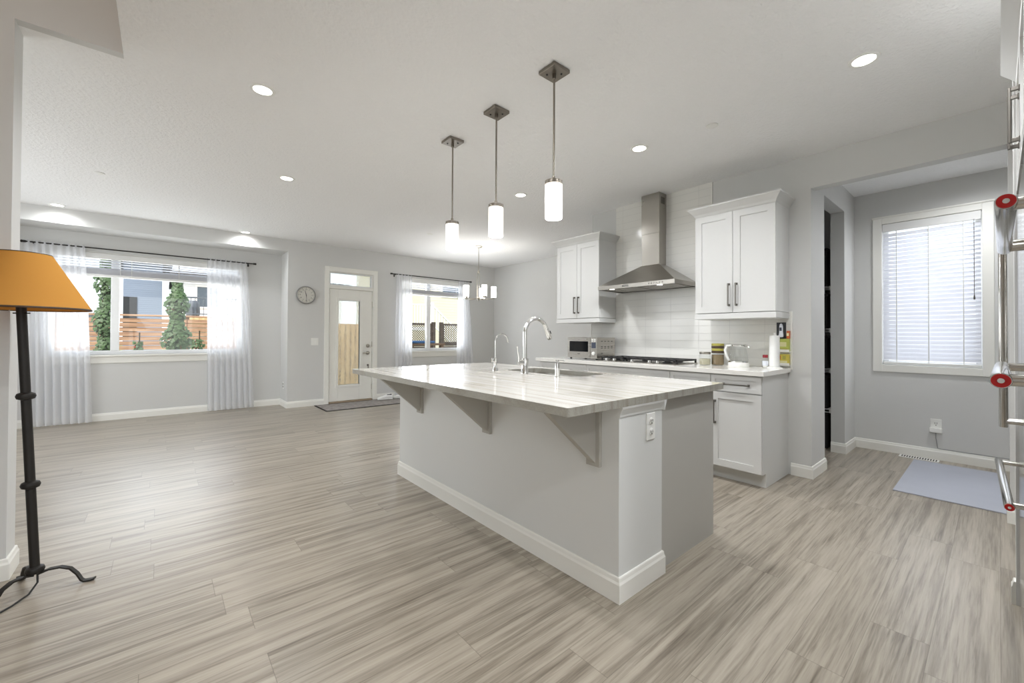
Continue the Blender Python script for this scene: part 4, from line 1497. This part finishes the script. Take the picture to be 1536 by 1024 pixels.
# jars
def jar(x, y, rad, h, fill, lid, label, fillm, lids=1):
    r = empty('storage_jar', (x, y, ZC), label, 'jar', 'jars beside the cooktop')
    k = MB().lathe([(rad * .9, 0), (rad, .006), (rad, h - .012), (rad * .9, h)], (x, y, ZC), 'Z', 24); k.build('glass_body', M['clear_glass'], r, 0, True)
    MB().lathe([(rad * .86, .004), (rad * .93, .010), (rad * .93, fill)], (x, y, ZC), 'Z', 20).build('contents', fillm, r, 0, True)
    for i in range(lids):
        MB().lathe([(rad * .95, 0), (rad * .97, .004), (rad * .97, .018), (rad * .9, .022)], (x, y, ZC + h + i * .024), 'Z', 24).build('lid', lid[i], r, 0, True)
jar(4.06, 1.862, .052, .105, .06, [M['nickel']], 'clear glass jar of pale grains with a steel lid beside the cooktop', M['spice_pale'])
jar(4.14, 1.775, .058, .115, .10, [M['lid_brown'], M['lid_yellow'], M['lid_brown'], M['lid_yellow']], 'taller jar of brown herbs with stacked olive and brown lids', M['spice'], 4)

# electric kettle (glass jug on a white base)
qx, qy = 4.11, 1.575
r = empty('glass_kettle', (qx, qy, ZC), 'glass jug kettle with white base and handle on the white counter', 'kettle')
MB().lathe([(.085, 0), (.088, .006), (.086, .03), (.082, .038)], (qx, qy, ZC), 'Z', 32).build('power_base', M['white_plastic'], r, 0, True)
MB().lathe([(.080, .040), (.082, .06), (.074, .12), (.062, .175), (.060, .19)], (qx, qy, ZC), 'Z', 32, caps=False).build('glass_body', M['clear_glass'], r, 0, True)
MB().lathe([(.081, .038), (.0815, .05), (.079, .052)], (qx, qy, ZC), 'Z', 32).build('heating_plate', M['chrome'], r, 0, True)
k = MB().lathe([(.061, .188), (.063, .192), (.060, .200), (.03, .206)], (qx, qy, ZC), 'Z', 28)
k.tube([(qx, qy - .055, ZC + .195), (qx, qy - .082, ZC + .19), (qx, qy - .095, ZC + .17)], [.012, .010, .007], 10)
k.build('lid', M['chrome'], r, 0, True)
k = MB().tube([(qx, qy + .060, ZC + .195), (qx, qy + .10, ZC + .19), (qx, qy + .118, ZC + .15), (qx, qy + .105, ZC + .09), (qx, qy + .080, ZC + .05)], [.012, .013, .013, .012, .010], 12)
k.build('handle', M['white_plastic'], r, 0, True)

# shaker bottle with red lid
r = empty('shaker_bottle', (4.12, 1.352, ZC), 'small salt shaker bottle with dark red lid beside the paper towel', 'bottle')
MB().lathe([(.020, 0), (.023, .004), (.023, .072), (.019, .082), (.019, .09)], (4.12, 1.352, ZC), 'Z', 20).build('glass_body', M['clear_glass'], r, 0, True)
MB().lathe([(.018, .003), (.021, .008), (.021, .062)], (4.12, 1.352, ZC), 'Z', 18).build('contents', M['white_plastic'], r, 0, True)
MB().lathe([(.0205, .09), (.021, .094), (.021, .112), (.018, .116)], (4.12, 1.352, ZC), 'Z', 20).build('lid', M['lid_red'], r, 0, True)
MB().lathe([(.0235, .020), (.0235, .062)], (4.12, 1.352, ZC), 'Z', 20, caps=False).build('label_band', M['device_white'], r, 0, True)

# paper towel
r = empty('paper_towel_roll', (4.13, 1.283, ZC), 'white paper towel roll standing upright at the counter end', 'paper towel')
MB().lathe([(.014, .012), (.039, .012), (.040, .016), (.040, .284), (.039, .288), (.014, .288)], (4.13, 1.283, ZC), 'Z', 32, caps=True).build('roll', M['paper'], r, 0, True)
MB().lathe([(.060, 0), (.060, .008), (.05, .012), (.008, .012), (.008, .30), (.010, .303), (.010, .311), (.004, .315)], (4.13, 1.283, ZC), 'Z', 24).build('holder', M['white_plastic'], r, 0, True)

# wall rack with packets
r = empty('packet_rack', (XK - .01, 1.235, 1.0), 'small white two-shelf wall rack behind the paper towel', 'rack', None)
k = MB()
k.box(XK - .014, XK - .0095, 1.196, 1.330, .955, 1.24)
for zz in (.965, 1.085):
    k.box(XK - .062, XK - .014, 1.196, 1.330, zz, zz + .005)
    k.box(XK - .062, XK - .058, 1.196, 1.330, zz + .005, zz + .024)
k.build('shelves', M['white_plastic'], r, .001)
def packet(name, y0, y1, z0, z1, x0, x1, m, label, cat, extra):
    r = empty(name, ((x0 + x1) / 2, (y0 + y1) / 2, z0), label, cat, 'packets on the wall rack')
    MB().box(x0, x1, y0, y1, z0, z1).build('carton', m, r, .002)
    for nm, (a, b_, c_, d_), mm, pr in extra:
        MB().box(x0 - pr, x0, a, b_, c_, d_).build(nm, mm, r, .0)
    return r
packet('food_packet', 1.200, 1.322, .972, 1.066, XK - .056, XK - .020, M['pack_yellow'], 'bright yellow food packet on the lower shelf of the wall rack', 'food packet',
       [('label_band', (1.215, 1.31, .985, 1.01), M['pack_label'], .0006), ('print_block', (1.225, 1.25, 1.02, 1.055), M['lid_yellow'], .0006), ('print_block', (1.265, 1.30, 1.02, 1.055), M['pack_orange'], .0006)])
packet('food_packet', 1.200, 1.322, 1.0915, 1.205, XK - .056, XK - .020, M['pack_green'], 'lime green food packet on the upper shelf of the wall rack', 'food packet',
       [('label_band', (1.22, 1.305, 1.135, 1.175), M['pack_label'], .0006), ('print_block', (1.21, 1.312, 1.10, 1.12), M['lid_yellow'], .0006)])
packet('food_packet', 1.198, 1.219, 1.206, 1.275, XK - .056, XK - .022, M['pack_orange'], 'small orange packet lying on top of the lime packet', 'food packet',
       [('print_block', (1.201, 1.216, 1.23, 1.255), M['pack_label'], .0006)])
r = empty('thermometer_package', (XK - .05, 1.29, 1.206), 'black card package with a white handheld thermometer on the wall rack', 'thermometer package', None)
MB().box(XK - .058, XK - .052, 1.222, 1.296, 1.206, 1.350).build('card', M['pack_black'], r, .001)
k = MB().lathe([(.004, 0), (.017, .004), (.019, .02), (.015, .05), (.014, .10), (.010, .118), (.003, .124)], (XK - .064, 1.258, 1.216), 'Z', 16)
tb = k.build('thermometer', M['device_white'], r, 0, True)
MB().box(XK - .082, XK - .074, 1.250, 1.266, 1.275, 1.305).build('screen', M['screen_grey'], tb, .001)

# ------------------------------------------------------------------ pantry shelves and goods
def wire_shelf(z, label):
    r = empty('wire_shelf', (5.75, 2.2, z), label, 'shelf', 'wire pantry shelves')
    k = MB()
    x0, x1, y0, y1 = 5.56, XR - .002, 1.19, 3.31
    for i in range(12):
        xx = x0 + (x1 - x0) * i / 11
        k.box(xx - .002, xx + .002, y0, y1, z, z + .004)
    for j in range(7):
        yy = y0 + (y1 - y0) * j / 6
        k.box(x0, x1, yy - .003, yy + .003, z - .006, z)
    k.box(x0 - .004, x0 + .002, y0, y1, z - .03, z - .024)
    k.build('wire_deck', M['wire_white'], r)
    MB().box(x0 - .006, x0 + .02, y0 - .012, y0 + .01, z - .035, z + .01).build('end_clip', M['white_plastic'], r, .002)
    return r
names = ['lowest', 'second', 'third', 'topmost']
for z, nm in zip((.43, .87, 1.31, 1.77), names):
    wire_shelf(z, '%s white wire shelf seen in the dark pantry opening' % (nm if nm in ('lowest', 'topmost') else nm + ' lowest'))
PG = [(0.0, .40, 'black crate on the pantry floor'), (.436, .80, 'black crate on the lowest pantry shelf'), (.876, 1.24, 'black crate on the second lowest pantry shelf'),
      (1.316, 1.70, 'black crate on the third lowest pantry shelf'), (1.776, 2.2, 'black crate on the topmost pantry shelf')]
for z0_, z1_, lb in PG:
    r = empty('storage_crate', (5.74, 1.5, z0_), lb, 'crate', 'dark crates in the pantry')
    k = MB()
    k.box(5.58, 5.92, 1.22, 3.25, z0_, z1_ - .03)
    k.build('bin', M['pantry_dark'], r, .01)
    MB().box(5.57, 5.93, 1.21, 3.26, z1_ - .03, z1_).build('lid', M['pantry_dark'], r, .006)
tag(MB().box(4.45, 5.5, 3.0, 3.3, 0, 2.3).build('pantry_dark_fill', M['pantry_dark'], None, .01), 'tall dark cupboard deep inside the pantry', 'filler')  # added black block standing in for the unlit pantry depth

# ------------------------------------------------------------------ tall appliances along the fridge wall
YF = -.055
BKW = -.798
def bar_handle(parent, p0, p1, rad, mounts, out, med=True):
    """tubular handle from p0 to p1 with end medallions and stand-offs back to plane y=YF"""
    p0, p1 = Vector(p0), Vector(p1)
    d = (p1 - p0).normalized()
    k = MB().tube([p0, p0 + d * .004, p1 - d * .004, p1], [rad * .94, rad, rad, rad * .94], 20)
    for t_ in mounts:
        c0 = p0.lerp(p1, t_)
        k.tube([c0, Vector((c0.x, YF, c0.z))], rad * .8, 16)
    h = k.build('handle', M['mirror_steel'], parent, 0, True)
    if med:
        for c0, dd in ((p0, -d), (p1, d)):
            k = MB().tube([c0, c0 + dd * .003], rad * .86, 24); k.build('medallion', M['red'], h, 0, True)
            k = MB().tube([c0 + dd * .003, c0 + dd * .0045], rad * .32, 16); k.build('medallion_hub', M['chrome'], h, 0, True)
    return h

r = empty('refrigerator', (2.52, YF, 0), 'tall stainless french door refrigerator at the edge of the kitchen', 'refrigerator')
rx0, rx1 = 2.03, 2.985
MB().box(rx0, rx1, BKW, YF - .06, 0.02, 1.82).build('body', M['steel'], r, .004)
xm = 2.45
for a, b_ in ((rx0, xm - .002), (xm + .002, rx1)):
    MB().box(a, b_, YF - .06, YF, .80, 1.82).build('door', M['mirror_steel'], r, .006)
MB().box(rx0, rx1, YF - .06, YF, .10, .795).build('freezer_drawer', M['mirror_steel'], r, .006)
MB().box(rx0 + .02, rx1 - .004, YF - .10, YF - .012, 0, .10).build('kick_plate', M['steel'], r, .002)
bar_handle(r, (2.475, -.010, .885), (2.475, -.010, 1.60), .0115, (.03, .97), 1, False)
bar_handle(r, (2.425, -.010, .885), (2.425, -.010, 1.60), .0115, (.03, .97), 1, False)
bar_handle(r, (2.10, -.020, .672), (2.90, .003, .668), .0125, (.05, .95), 1)

r = empty('wall_oven', (1.43, YF, 0), 'stainless built-in wall oven stack with two red-capped bar handles', 'wall oven')
ox0, ox1 = 1.04, 1.99
MB().box(ox0, ox1, BKW, YF - .03, 0, 2.42).build('cabinet', M['cab'], r, .002)
MB().box(ox0 + .03, ox1 - .09, YF - .03, YF, 1.19, 1.52).build('microwave_door', M['mirror_steel'], r, .004)
MB().box(ox0 + .03, ox1 - .09, YF - .03, YF, .55, 1.18).build('oven_door', M['mirror_steel'], r, .004)
MB().box(ox0 + .03, ox1 - .09, YF - .03, YF, 1.53, 1.63).build('control_panel', M['dark_glass'], r, .003)
MB().box(ox0 + .03, ox1 - .09, YF - .03, YF - .008, .11, .54).build('drawer', M['cab'], r, .003)
bar_handle(r, (1.10, -.009, 1.454), (1.76, -.011, 1.462), .0135, (.05, .95), 1)
bar_handle(r, (1.10, -.002, 1.147), (1.76, -.005, 1.143), .0135, (.05, .95), 1)

r = empty('tall_end_panel', (3.03, YF, 0), 'white tall end panel enclosing the refrigerator', 'cabinet panel')
MB().box(2.992, 3.04, BKW, -.046, 0, 2.462).build('panel', M['cab'], r, .002)
b = MB(); bb_path(b, [(3.04, -.2), (3.04, -.046), (2.992, -.046)], -1)
b.build('baseboard', M['trim'], r)
r = empty('upper_cabinet', (2.5, YF, 1.9), 'white cabinet mounted above the refrigerator', 'upper cabinet')
MB().box(1.995, 2.99, BKW, YF - .02, 1.875, 2.42).build('carcass', M['cab'], r)
for a, b_, hh in ((1.995, 2.49, 2.45), (2.495, 2.99, 2.535)):
    o = shaker(MB(), 'Y', YF, a, b_ - .003, 1.88, 2.40, 1).build('door', M['cab'], r)
    pull_v(o, 'Y', YF, 1, hh, 1.96, 2.17)
k = MB()
k.prism([(YF, 2.40), (YF + .045, 2.45), (YF + .045, 2.462), (YF - .02, 2.462), (YF - .02, 2.40)], 'X', 1.995, 2.990)
k.build('crown', M['cab'], r)

# ------------------------------------------------------------------ mats, vent, shoes
tag(MB().box(4.47, 5.74, -.03, .555, 0, .009).build('floor_rug', M['mat_blue'], None, .003), 'pale blue grey runner rug under the blind window', 'rug')
r = empty('floor_vent', (5.85, .53, 0), 'white metal floor register against the baseboard under the blind window', 'floor vent')
MB().box(5.795, 5.905, .385, .675, 0, .005).build('plate', M['white_plastic'], r, .001)
k = MB()
for i in range(14):
    a = .40 + i * .019
    k.box(5.812, 5.888, a, a + .010, .0048, .0056)
k.build('slots', M['slot'], r)
r = empty('door_mat', (2.9, 7.25, 0), 'grey woven doormat with dark edges inside the garden door', 'doormat')
MB().box(2.035, 3.68, 6.93, 7.57, 0, .008).build('weave', M['doormat'], r)
k = MB()
k.box(2.01, 3.705, 6.905, 6.93, 0, .010); k.box(2.01, 3.705, 7.57, 7.595, 0, .010); k.box(2.01, 2.035, 6.93, 7.57, 0, .010); k.box(3.68, 3.705, 6.93, 7.57, 0, .010)
k.build('binding', M['doormat_edge'], r, .002)
def sneaker(x, y, ang, label):
    r = empty('sneaker', (x, y, .0105), label, 'shoe', 'shoes by the garden door')
    ca, sa = math.cos(ang), math.sin(ang)
    def T(u, v, z): return (x + u * ca - v * sa, y + u * sa + v * ca, .0105 + z)
    secs = [(-.135, .026, .065), (-.12, .034, .085), (-.07, .036, .092), (-.02, .038, .088), (.04, .044, .062), (.09, .045, .048), (.125, .034, .036), (.14, .016, .026)]
    def loft(secs, z0, f):
        m = MB(); vs = []; fs = []; n = 12
        for u, w_, h in secs:
            for i in range(n):
                a = 2 * PI * i / n
                vs.append(T(u, w_ * math.cos(a), z0 + f(h) * (.5 + .5 * math.sin(a))))
        for i in range(len(secs) - 1):
            for j in range(n):
                j2 = (j + 1) % n
                fs.append((i * n + j, i * n + j2, (i + 1) * n + j2, (i + 1) * n + j))
        fs.append(tuple(range(n - 1, -1, -1))); fs.append(tuple((len(secs) - 1) * n + j for j in range(n)))
        return m.add(vs, fs)
    loft(secs, .012, lambda h: h).build('upper', M['shoe_white'], r, 0, True)
    loft([(u, w_ + .004, .026) for u, w_, h in secs], 0, lambda h: h).build('sole', M['shoe_white'], r, 0, True)
    m = MB(); m.add([T(-.115, -.025, .100), T(-.115, .025, .100), T(-.03, .028, .098), T(-.03, -.028, .098), T(-.115, -.025, .085), T(-.115, .025, .085), T(-.03, .028, .085), T(-.03, -.028, .085)],
                    [(0, 1, 2, 3), (7, 6, 5, 4), (0, 4, 5, 1), (1, 5, 6, 2), (2, 6, 7, 3), (3, 7, 4, 0)])
    m.build('opening', M['shoe_dark'], r, .004)
sneaker(3.22, 7.46, 2.9, 'white sneaker on the doormat close to the garden door')
sneaker(3.52, 7.44, 2.6, 'white sneaker on the doormat nearer the window wall corner')

# ------------------------------------------------------------------ floor lamp
lx, ly = -.445, 2.965
tp = Vector((-.512, 2.97 + .0, 1.60))
r = empty('floor_lamp', (lx, ly, 0), 'wrought iron floor lamp with wide orange cone shade', 'floor lamp')
def along(z):
    t_ = (z - .10) / 1.5
    return Vector((lx - .068 * t_, ly + .005 * t_, z))
k = MB().tube([along(.10), along(.5), along(1.0), along(1.36)], .0175, 16)
for z in (.10, .505, .925):
    c_ = along(z)
    k.lathe([(.017, -.018), (.030, -.012), (.034, 0), (.030, .012), (.017, .018)], c_, 'Z', 20)
k.build('pole', M['wrought'], r, 0, True)
k = MB()
c_ = along(1.315)
k.tube([c_ + Vector((-.03, .025, 0)), c_ + Vector((.03, -.025, 0))], .003, 8)
k.build('switch', M['wrought'], r, 0, True)
for ang in (-15, 112, 228):
    a = math.radians(ang)
    d = Vector((math.cos(a), math.sin(a), 0))
    P = lambda u, z: Vector((lx, ly, 0)) + d * u + Vector((0, 0, z))
    pts = [P(.012, .078), P(.05, .092), P(.09, .093), P(.125, .078), P(.15, .046), P(.165, .014), P(.175, .006), P(.20, .006), P(.215, .010)]
    MB().tube(pts, .006, flat=(.022, .007)).build('leg', M['wrought'], r, 0, True)
c0, c1 = along(1.34), along(1.60)
prof = [(.232, 1.335), (.234, 1.338), (.098, 1.592), (.096, 1.592), (.230, 1.340)]
MB().lathe(prof, (c0.x - .0, c0.y, 0), 'Z', 64, caps=False).build('lamp_shade', M['shade_orange'], r, 0, True)
k = MB()
k.lathe([(.234, 1.332), (.236, 1.336), (.234, 1.341)], (c0.x, c0.y, 0), 'Z', 64, caps=False)
k.build('shade_binding', M['lid_brown'], r, 0, True)
k = MB()
k.lathe([(.097, 1.590), (.099, 1.593), (.097, 1.596)], (c0.x, c0.y, 0), 'Z', 48, caps=False)
k.build('shade_binding', M['lid_brown'], r, 0, True)
k = MB()
k.tube([along(1.36), along(1.59)], .005, 8)
for i in range(3):
    a = 2 * PI * i / 3
    e = Vector((c0.x + .096 * math.cos(a), c0.y + .096 * math.sin(a), 1.59))
    k.tube([along(1.585), e], .002, 6)
k.build('shade_harp', M['wrought'], r, 0, True)
k = MB().tube([(lx + .01, ly - .01, .08), (lx + .012, ly - .02, .045), (lx - .01, ly - .05, .012), (lx - .05, ly - .11, .0045), (lx - .12, ly - .20, .0045), (lx - .35, ly - .42, .0045), (lx - .8, ly - .6, .0045)], .004, 8)
k.build('power_cord', M['cord'], r, 0, True)

# ------------------------------------------------------------------ outside, through the windows
GZ = -.15
def slat_fence(x0, x1, y, top, label):
    r = empty('slat_fence', ((x0 + x1) / 2, y, GZ), label, 'fence', 'yard fences')
    k = MB()
    z = GZ + .05
    rd = random.Random(2)
    while z + .09 < top:
        xx = x0
        while xx < x1:
            x2 = min(xx + 1.83, x1)
            k.box(xx + .01, x2 - .01, y + rd.uniform(0, .006), y + .022, z, z + .09)
            xx = x2
        z += .106
    k.build('boards', M['cedar'], r)
    MB().box(x0, x1, y - .04, y + .07, top - .005, top + .035).build('cap_rail', M['cedar'], r, .004)
    xx = x0
    while xx <= x1 + .01:
        MB().box(xx - .045, xx + .045, y + .024, y + .114, GZ, top).build('post', M['cedar'], r)
        xx += 1.83
slat_fence(-5.0, 2.32, 13.0, 1.64, 'cedar fence of horizontal boards seen through the wide window')

def vine(x, y, top, wbot, wtop, n, label, seed, red=False):
    rd = random.Random(seed)
    r = empty('climbing_vine', (x, y, GZ), label, 'vine', 'climbing vines in the yard')
    k = MB()
    for s_ in range(3):
        pts = []
        for i in range(14):
            z = GZ + (top - GZ) * i / 13
            pts.append((x + .05 * math.sin(i * 1.3 + s_ * 2.1), y + .05 * math.cos(i * 1.1 + s_ * 2.1), z))
        k.tube(pts, .008, 6)
    k.tube([(x + .02, y - .02, GZ), (x + .02, y - .02, top + .3)], .011, 8)
    k.build('stem', M['stem'], r, 0, True)
    def leaves(cnt, m, nm):
        lf = MB()
        for _ in range(cnt):
            t_ = rd.random() ** 1.15
            z = GZ + .1 + (top - GZ) * t_
            w_ = (wbot + (wtop - wbot) * t_) * (0.85 + .3 * math.sin(z * 9 + seed)) / 2
            a = rd.uniform(0, 2 * PI)
            rr = w_ * math.sqrt(rd.random())
            p = Vector((x + rr * math.cos(a), y + rr * math.sin(a) * .7, z))
            s_ = rd.uniform(.022, .055)
            out = Vector((math.cos(a), math.sin(a) - .7, rd.uniform(.1, .9))).normalized()
            tip = (Vector((rd.uniform(-.6, .6), rd.uniform(-.5, .1), -1)))
            tip = (tip - out * tip.dot(out)).normalized()
            sd = out.cross(tip)
            c2 = p + out * s_ * .12
            q = [p - tip * s_ * .25, p - tip * s_ * .45 + sd * s_ * .45, p + sd * s_ * .75 - tip * s_ * .05, p + sd * s_ * .45 + tip * s_ * .5, p + tip * s_ * 1.1,
                 p - sd * s_ * .45 + tip * s_ * .5, p - sd * s_ * .75 - tip * s_ * .05, p - tip * s_ * .45 - sd * s_ * .45]
            lf.add([c2] + q, [(0, i + 1, (i + 1) % 8 + 1) for i in range(8)])
        o = lf.build(nm, m, r, 0, True, fix=False)
        return o
    leaves(n, M['leaf'], 'foliage')
    if red:
        leaves(n // 90, M['leaf2'], 'red_foliage')
vine(-.77, 10.5, 2.7, .42, .26, 2600, 'tall slim hop vine in front of the cedar fence nearest the lamp', 1, True)
vine(.24, 10.5, 2.28, .62, .26, 3600, 'bushy hop vine in the middle of the wide window view', 4, True)
vine(-.36, 11.6, .95, .5, .2, 700, 'low shrubby creeper at the foot of the cedar fence', 9, True)
vine(.62, 11.3, 1.0, .42, .2, 550, 'low red-tinged creeper beside the bushy hop vine', 12, True)

def house(name, x0, x1, y0, y1, z1, m, label, roof_over=.35, ridge='Y', pitch=1.2):
    r = empty(name, ((x0 + x1) / 2, y0, GZ), label, 'house', 'neighbouring houses')
    MB().box(x0, x1, y0, y1, GZ, z1).build('walls', m, r)
    o = roof_over
    k = MB()
    if ridge == 'Y':
        xm_ = (x0 + x1) / 2
        k.prism([(x0 - o, z1 - .02), (x1 + o, z1 - .02), (x1 + o, z1 + .16), (xm_, z1 + pitch), (x0 - o, z1 + .16)], 'Y', y0 - o, y1 + o)
    else:
        ym_ = (y0 + y1) / 2
        k.prism([(y0 - o, z1 - .02), (y1 + o, z1 - .02), (y1 + o, z1 + .16), (ym_, z1 + pitch), (y0 - o, z1 + .16)], 'X', x0 - o, x1 + o)
    k.build('roof', M['roof'], r)
    return r
def house_window(r, x0, x1, y, z0, z1):
    f_ = MB()
    f_.box(x0 - .08, x0, y - .04, y, z0 - .08, z1 + .08); f_.box(x1, x1 + .08, y - .04, y, z0 - .08, z1 + .08)
    f_.box(x0, x1, y - .04, y, z0 - .08, z0); f_.box(x0, x1, y - .04, y, z1, z1 + .08)
    f_ = f_.build('window', M['ext_white'], r)
    MB().box(x0, x1, y - .02, y - .01, z0, z1).build('pane', M['ext_window'], f_)
h1 = house('house', -1.55, .03, 30.0, 38.0, 5.2, M['house_blue'], 'narrow blue grey sided house beyond the cedar fence', .45, 'X', 1.6)
MB().box(-1.55, -1.0, 29.96, 30.0, 1.0, 3.2).build('porch_opening', M['ext_dark'], h1)
h2 = house('house', .75, 8.4, 26.0, 34.0, 4.1, M['house_white'], 'white house with a raised deck beyond the bushy vine', .4, 'X', .7)
house_window(h2, 1.36, 2.3, 26.0, 2.6, 3.6)
house_window(h2, 4.2, 5.4, 26.0, 2.4, 3.6)
h3 = house('house', 8.95, 16.0, 17.0, 25.0, 6.5, M['house_beige'], 'beige sided house beyond the dark lattice fence', .4, 'X', 2.0)
house_window(h3, 10.1, 11.0, 17.0, 3.12, 3.55)
h4 = house('house', -16.0, -3.2, 34.0, 44.0, 1.5, M['house_white'], 'low pale house far beyond the fence on the lamp side', .4, 'X', 1.1)
# deck with railing in front of the white house
r = empty('raised_deck', (2.2, 20, GZ), 'raised timber deck with grey metal railing in front of the white house', 'deck')
MB().box(.55, 5.0, 20.0, 25.9, 1.72, 1.92).build('platform', M['cedar_pale'], r)
k = MB()
k.box(.55, 5.0, 20.0, 20.05, 2.60, 2.66); k.box(.55, 5.0, 20.0, 20.05, 1.98, 2.02)
xx = .6
while xx < 5:
    k.box(xx - .012, xx + .012, 20.015, 20.035, 1.92, 2.62); xx += .13
k.build('railing', M['ext_grey'], r)
for xx in (.62, 2.1, 3.6, 4.9):
    MB().box(xx - .06, xx + .06, 20.06, 20.18, GZ, 1.72).build('post', M['cedar_pale'], r)
tag(MB().lathe([(.19, 0), (.23, .1), (.21, .5), (.12, .62)], (.95, 20.5, 1.92), 'Z', 18).build('barbecue', M['ext_grey'], None, 0, True), 'grey covered barbecue on the raised deck', 'barbecue')

# upright board fence behind the garden door
r = empty('board_fence', (3.6, 11.4, GZ), 'pale upright board fence seen blurred through the frosted door glass', 'fence', 'yard fences')
k = MB()
xx = 2.45
while xx < 5.3:
    k.box(xx, xx + .115, 11.4, 11.425, GZ, 1.52); xx += .135
k.build('boards', M['cedar_pale'], r)
for xx in (2.5, 5.25):
    MB().box(xx - .05, xx + .05, 11.43, 11.53, GZ, 1.52).build('post', M['cedar_pale'], r)
MB().box(2.45, 5.3, 11.428, 11.436, GZ + .05, 1.50).build('backing_boards', M['fence_dark'], r)
MB().box(2.45, 5.3, 11.436, 11.47, .2, .29).build('rail', M['cedar_pale'], r)
# lattice fence
r = empty('lattice_fence', (6.6, 11.6, GZ), 'dark stained lattice fence seen through the window beyond the door', 'fence', 'yard fences')
fx0, fx1, fyy = 5.36, 9.2, 11.6
px = [5.40, 6.58, 6.86, 8.1, 9.2]
for xx in px:
    MB().box(xx - .05, xx + .05, fyy - .05, fyy + .05, GZ, 1.64).build('post', M['fence_dark'], r)
for a, b_ in ((5.45, 6.53), (6.91, 8.05), (8.15, 9.15)):
    k = MB()
    k.box(a, b_, fyy - .02, fyy + .02, 1.54, 1.60); k.box(a, b_, fyy - .02, fyy + .02, .93, 1.0)
    k.box(a, a + .05, fyy - .02, fyy + .02, 1.0, 1.54); k.box(b_ - .05, b_, fyy - .02, fyy + .02, 1.0, 1.54)
    zlo, zhi = 1.0, 1.54
    xlo, xhi = a + .05, b_ - .05
    st = .075
    for sg, off in ((1, -.008), (-1, .008)):
        c0_ = xlo - (zhi - zlo)
        while c0_ < xhi + (zhi - zlo):
            # line x = c0 + sg*(z - zm)
            pts = []
            za, zb = zlo, zhi
            if sg > 0:
                xa, xb = c0_, c0_ + (zhi - zlo)
            else:
                xa, xb = c0_ + (zhi - zlo), c0_
            # clip
            def clip(xa, za, xb, zb):
                if xa == xb: return None
                ts = [0.0, 1.0]
                t0_, t1_ = 0.0, 1.0
                dx_ = xb - xa
                for bound, s2 in ((xlo, 1), (xhi, -1)):
                    va, vb = s2 * (xa - bound), s2 * (xb - bound)
                    if va < 0 and vb < 0: return None
                    if va < 0: t0_ = max(t0_, va / (va - vb))
                    elif vb < 0: t1_ = min(t1_, va / (va - vb))
                if t1_ - t0_ < .02: return None
                return (xa + dx_ * t0_, za + (zb - za) * t0_, xa + dx_ * t1_, za + (zb - za) * t1_)
            q = clip(xa, za, xb, zb)
            if q:
                k.tube([(q[0], fyy + off, q[1]), (q[2], fyy + off, q[3])], .01, flat=(.026, .008))
            c0_ += st
    k.build('lattice_panel', M['fence_dark'], r)
    k = MB()
    z = GZ + .05
    while z < .92:
        k.box(a, b_, fyy - .012, fyy + .012, z, z + .13); z += .14
    k.build('boards', M['fence_dark'], r)
# white stair rail
r = empty('stair_railing', (9.0, 15.0, GZ), 'white painted outdoor stair with railing beyond the lattice fence', 'stairs')
k = MB()
def railseg(x0, z0, x1, z1, n):
    k.tube([(x0, 15.0, z0 + .9), (x1, 15.0, z1 + .9)], .03, flat=(.07, .05))
    k.tube([(x0, 15.0, z0 + .12), (x1, 15.0, z1 + .12)], .03, flat=(.05, .05))
    for i in range(n):
        t_ = (i + .5) / n
        x_ = x0 + (x1 - x0) * t_; z_ = z0 + (z1 - z0) * t_
        k.box(x_ - .015, x_ + .015, 14.985, 15.015, z_ + .12, z_ + .9)
railseg(7.0, 1.55, 8.45, 1.55, 12)
railseg(8.45, 1.55, 9.75, .45, 10)
for x_, z_ in ((7.0, 1.55), (8.45, 1.55), (9.75, .45)):
    k.box(x_ - .05, x_ + .05, 14.95, 15.05, GZ, z_ + 1.0)
k.build('railing', M['ext_white'], r)
MB().box(7.0, 8.45, 15.0, 16.9, 1.42, 1.55).build('landing', M['ext_white'], r)
# patio table with blue cover
r = empty('patio_table', (5.2, 9.9, GZ), 'wooden patio table outside the lattice window', 'table')
MB().box(4.75, 5.75, 9.5, 10.3, .96, 1.01).build('tabletop', M['table_wood'], r, .006)
for xx in (4.82, 5.68):
    for yy in (9.57, 10.23):
        MB().box(xx - .035, xx + .035, yy - .035, yy + .035, GZ, .96).build('leg', M['table_wood'], r)
tag(MB().box(4.82, 5.5, 9.6, 10.15, 1.01, 1.075).build('folded_cover', M['blue_cover'], None, .02, False, 3), 'folded blue cover lying on the wooden patio table', 'cover')
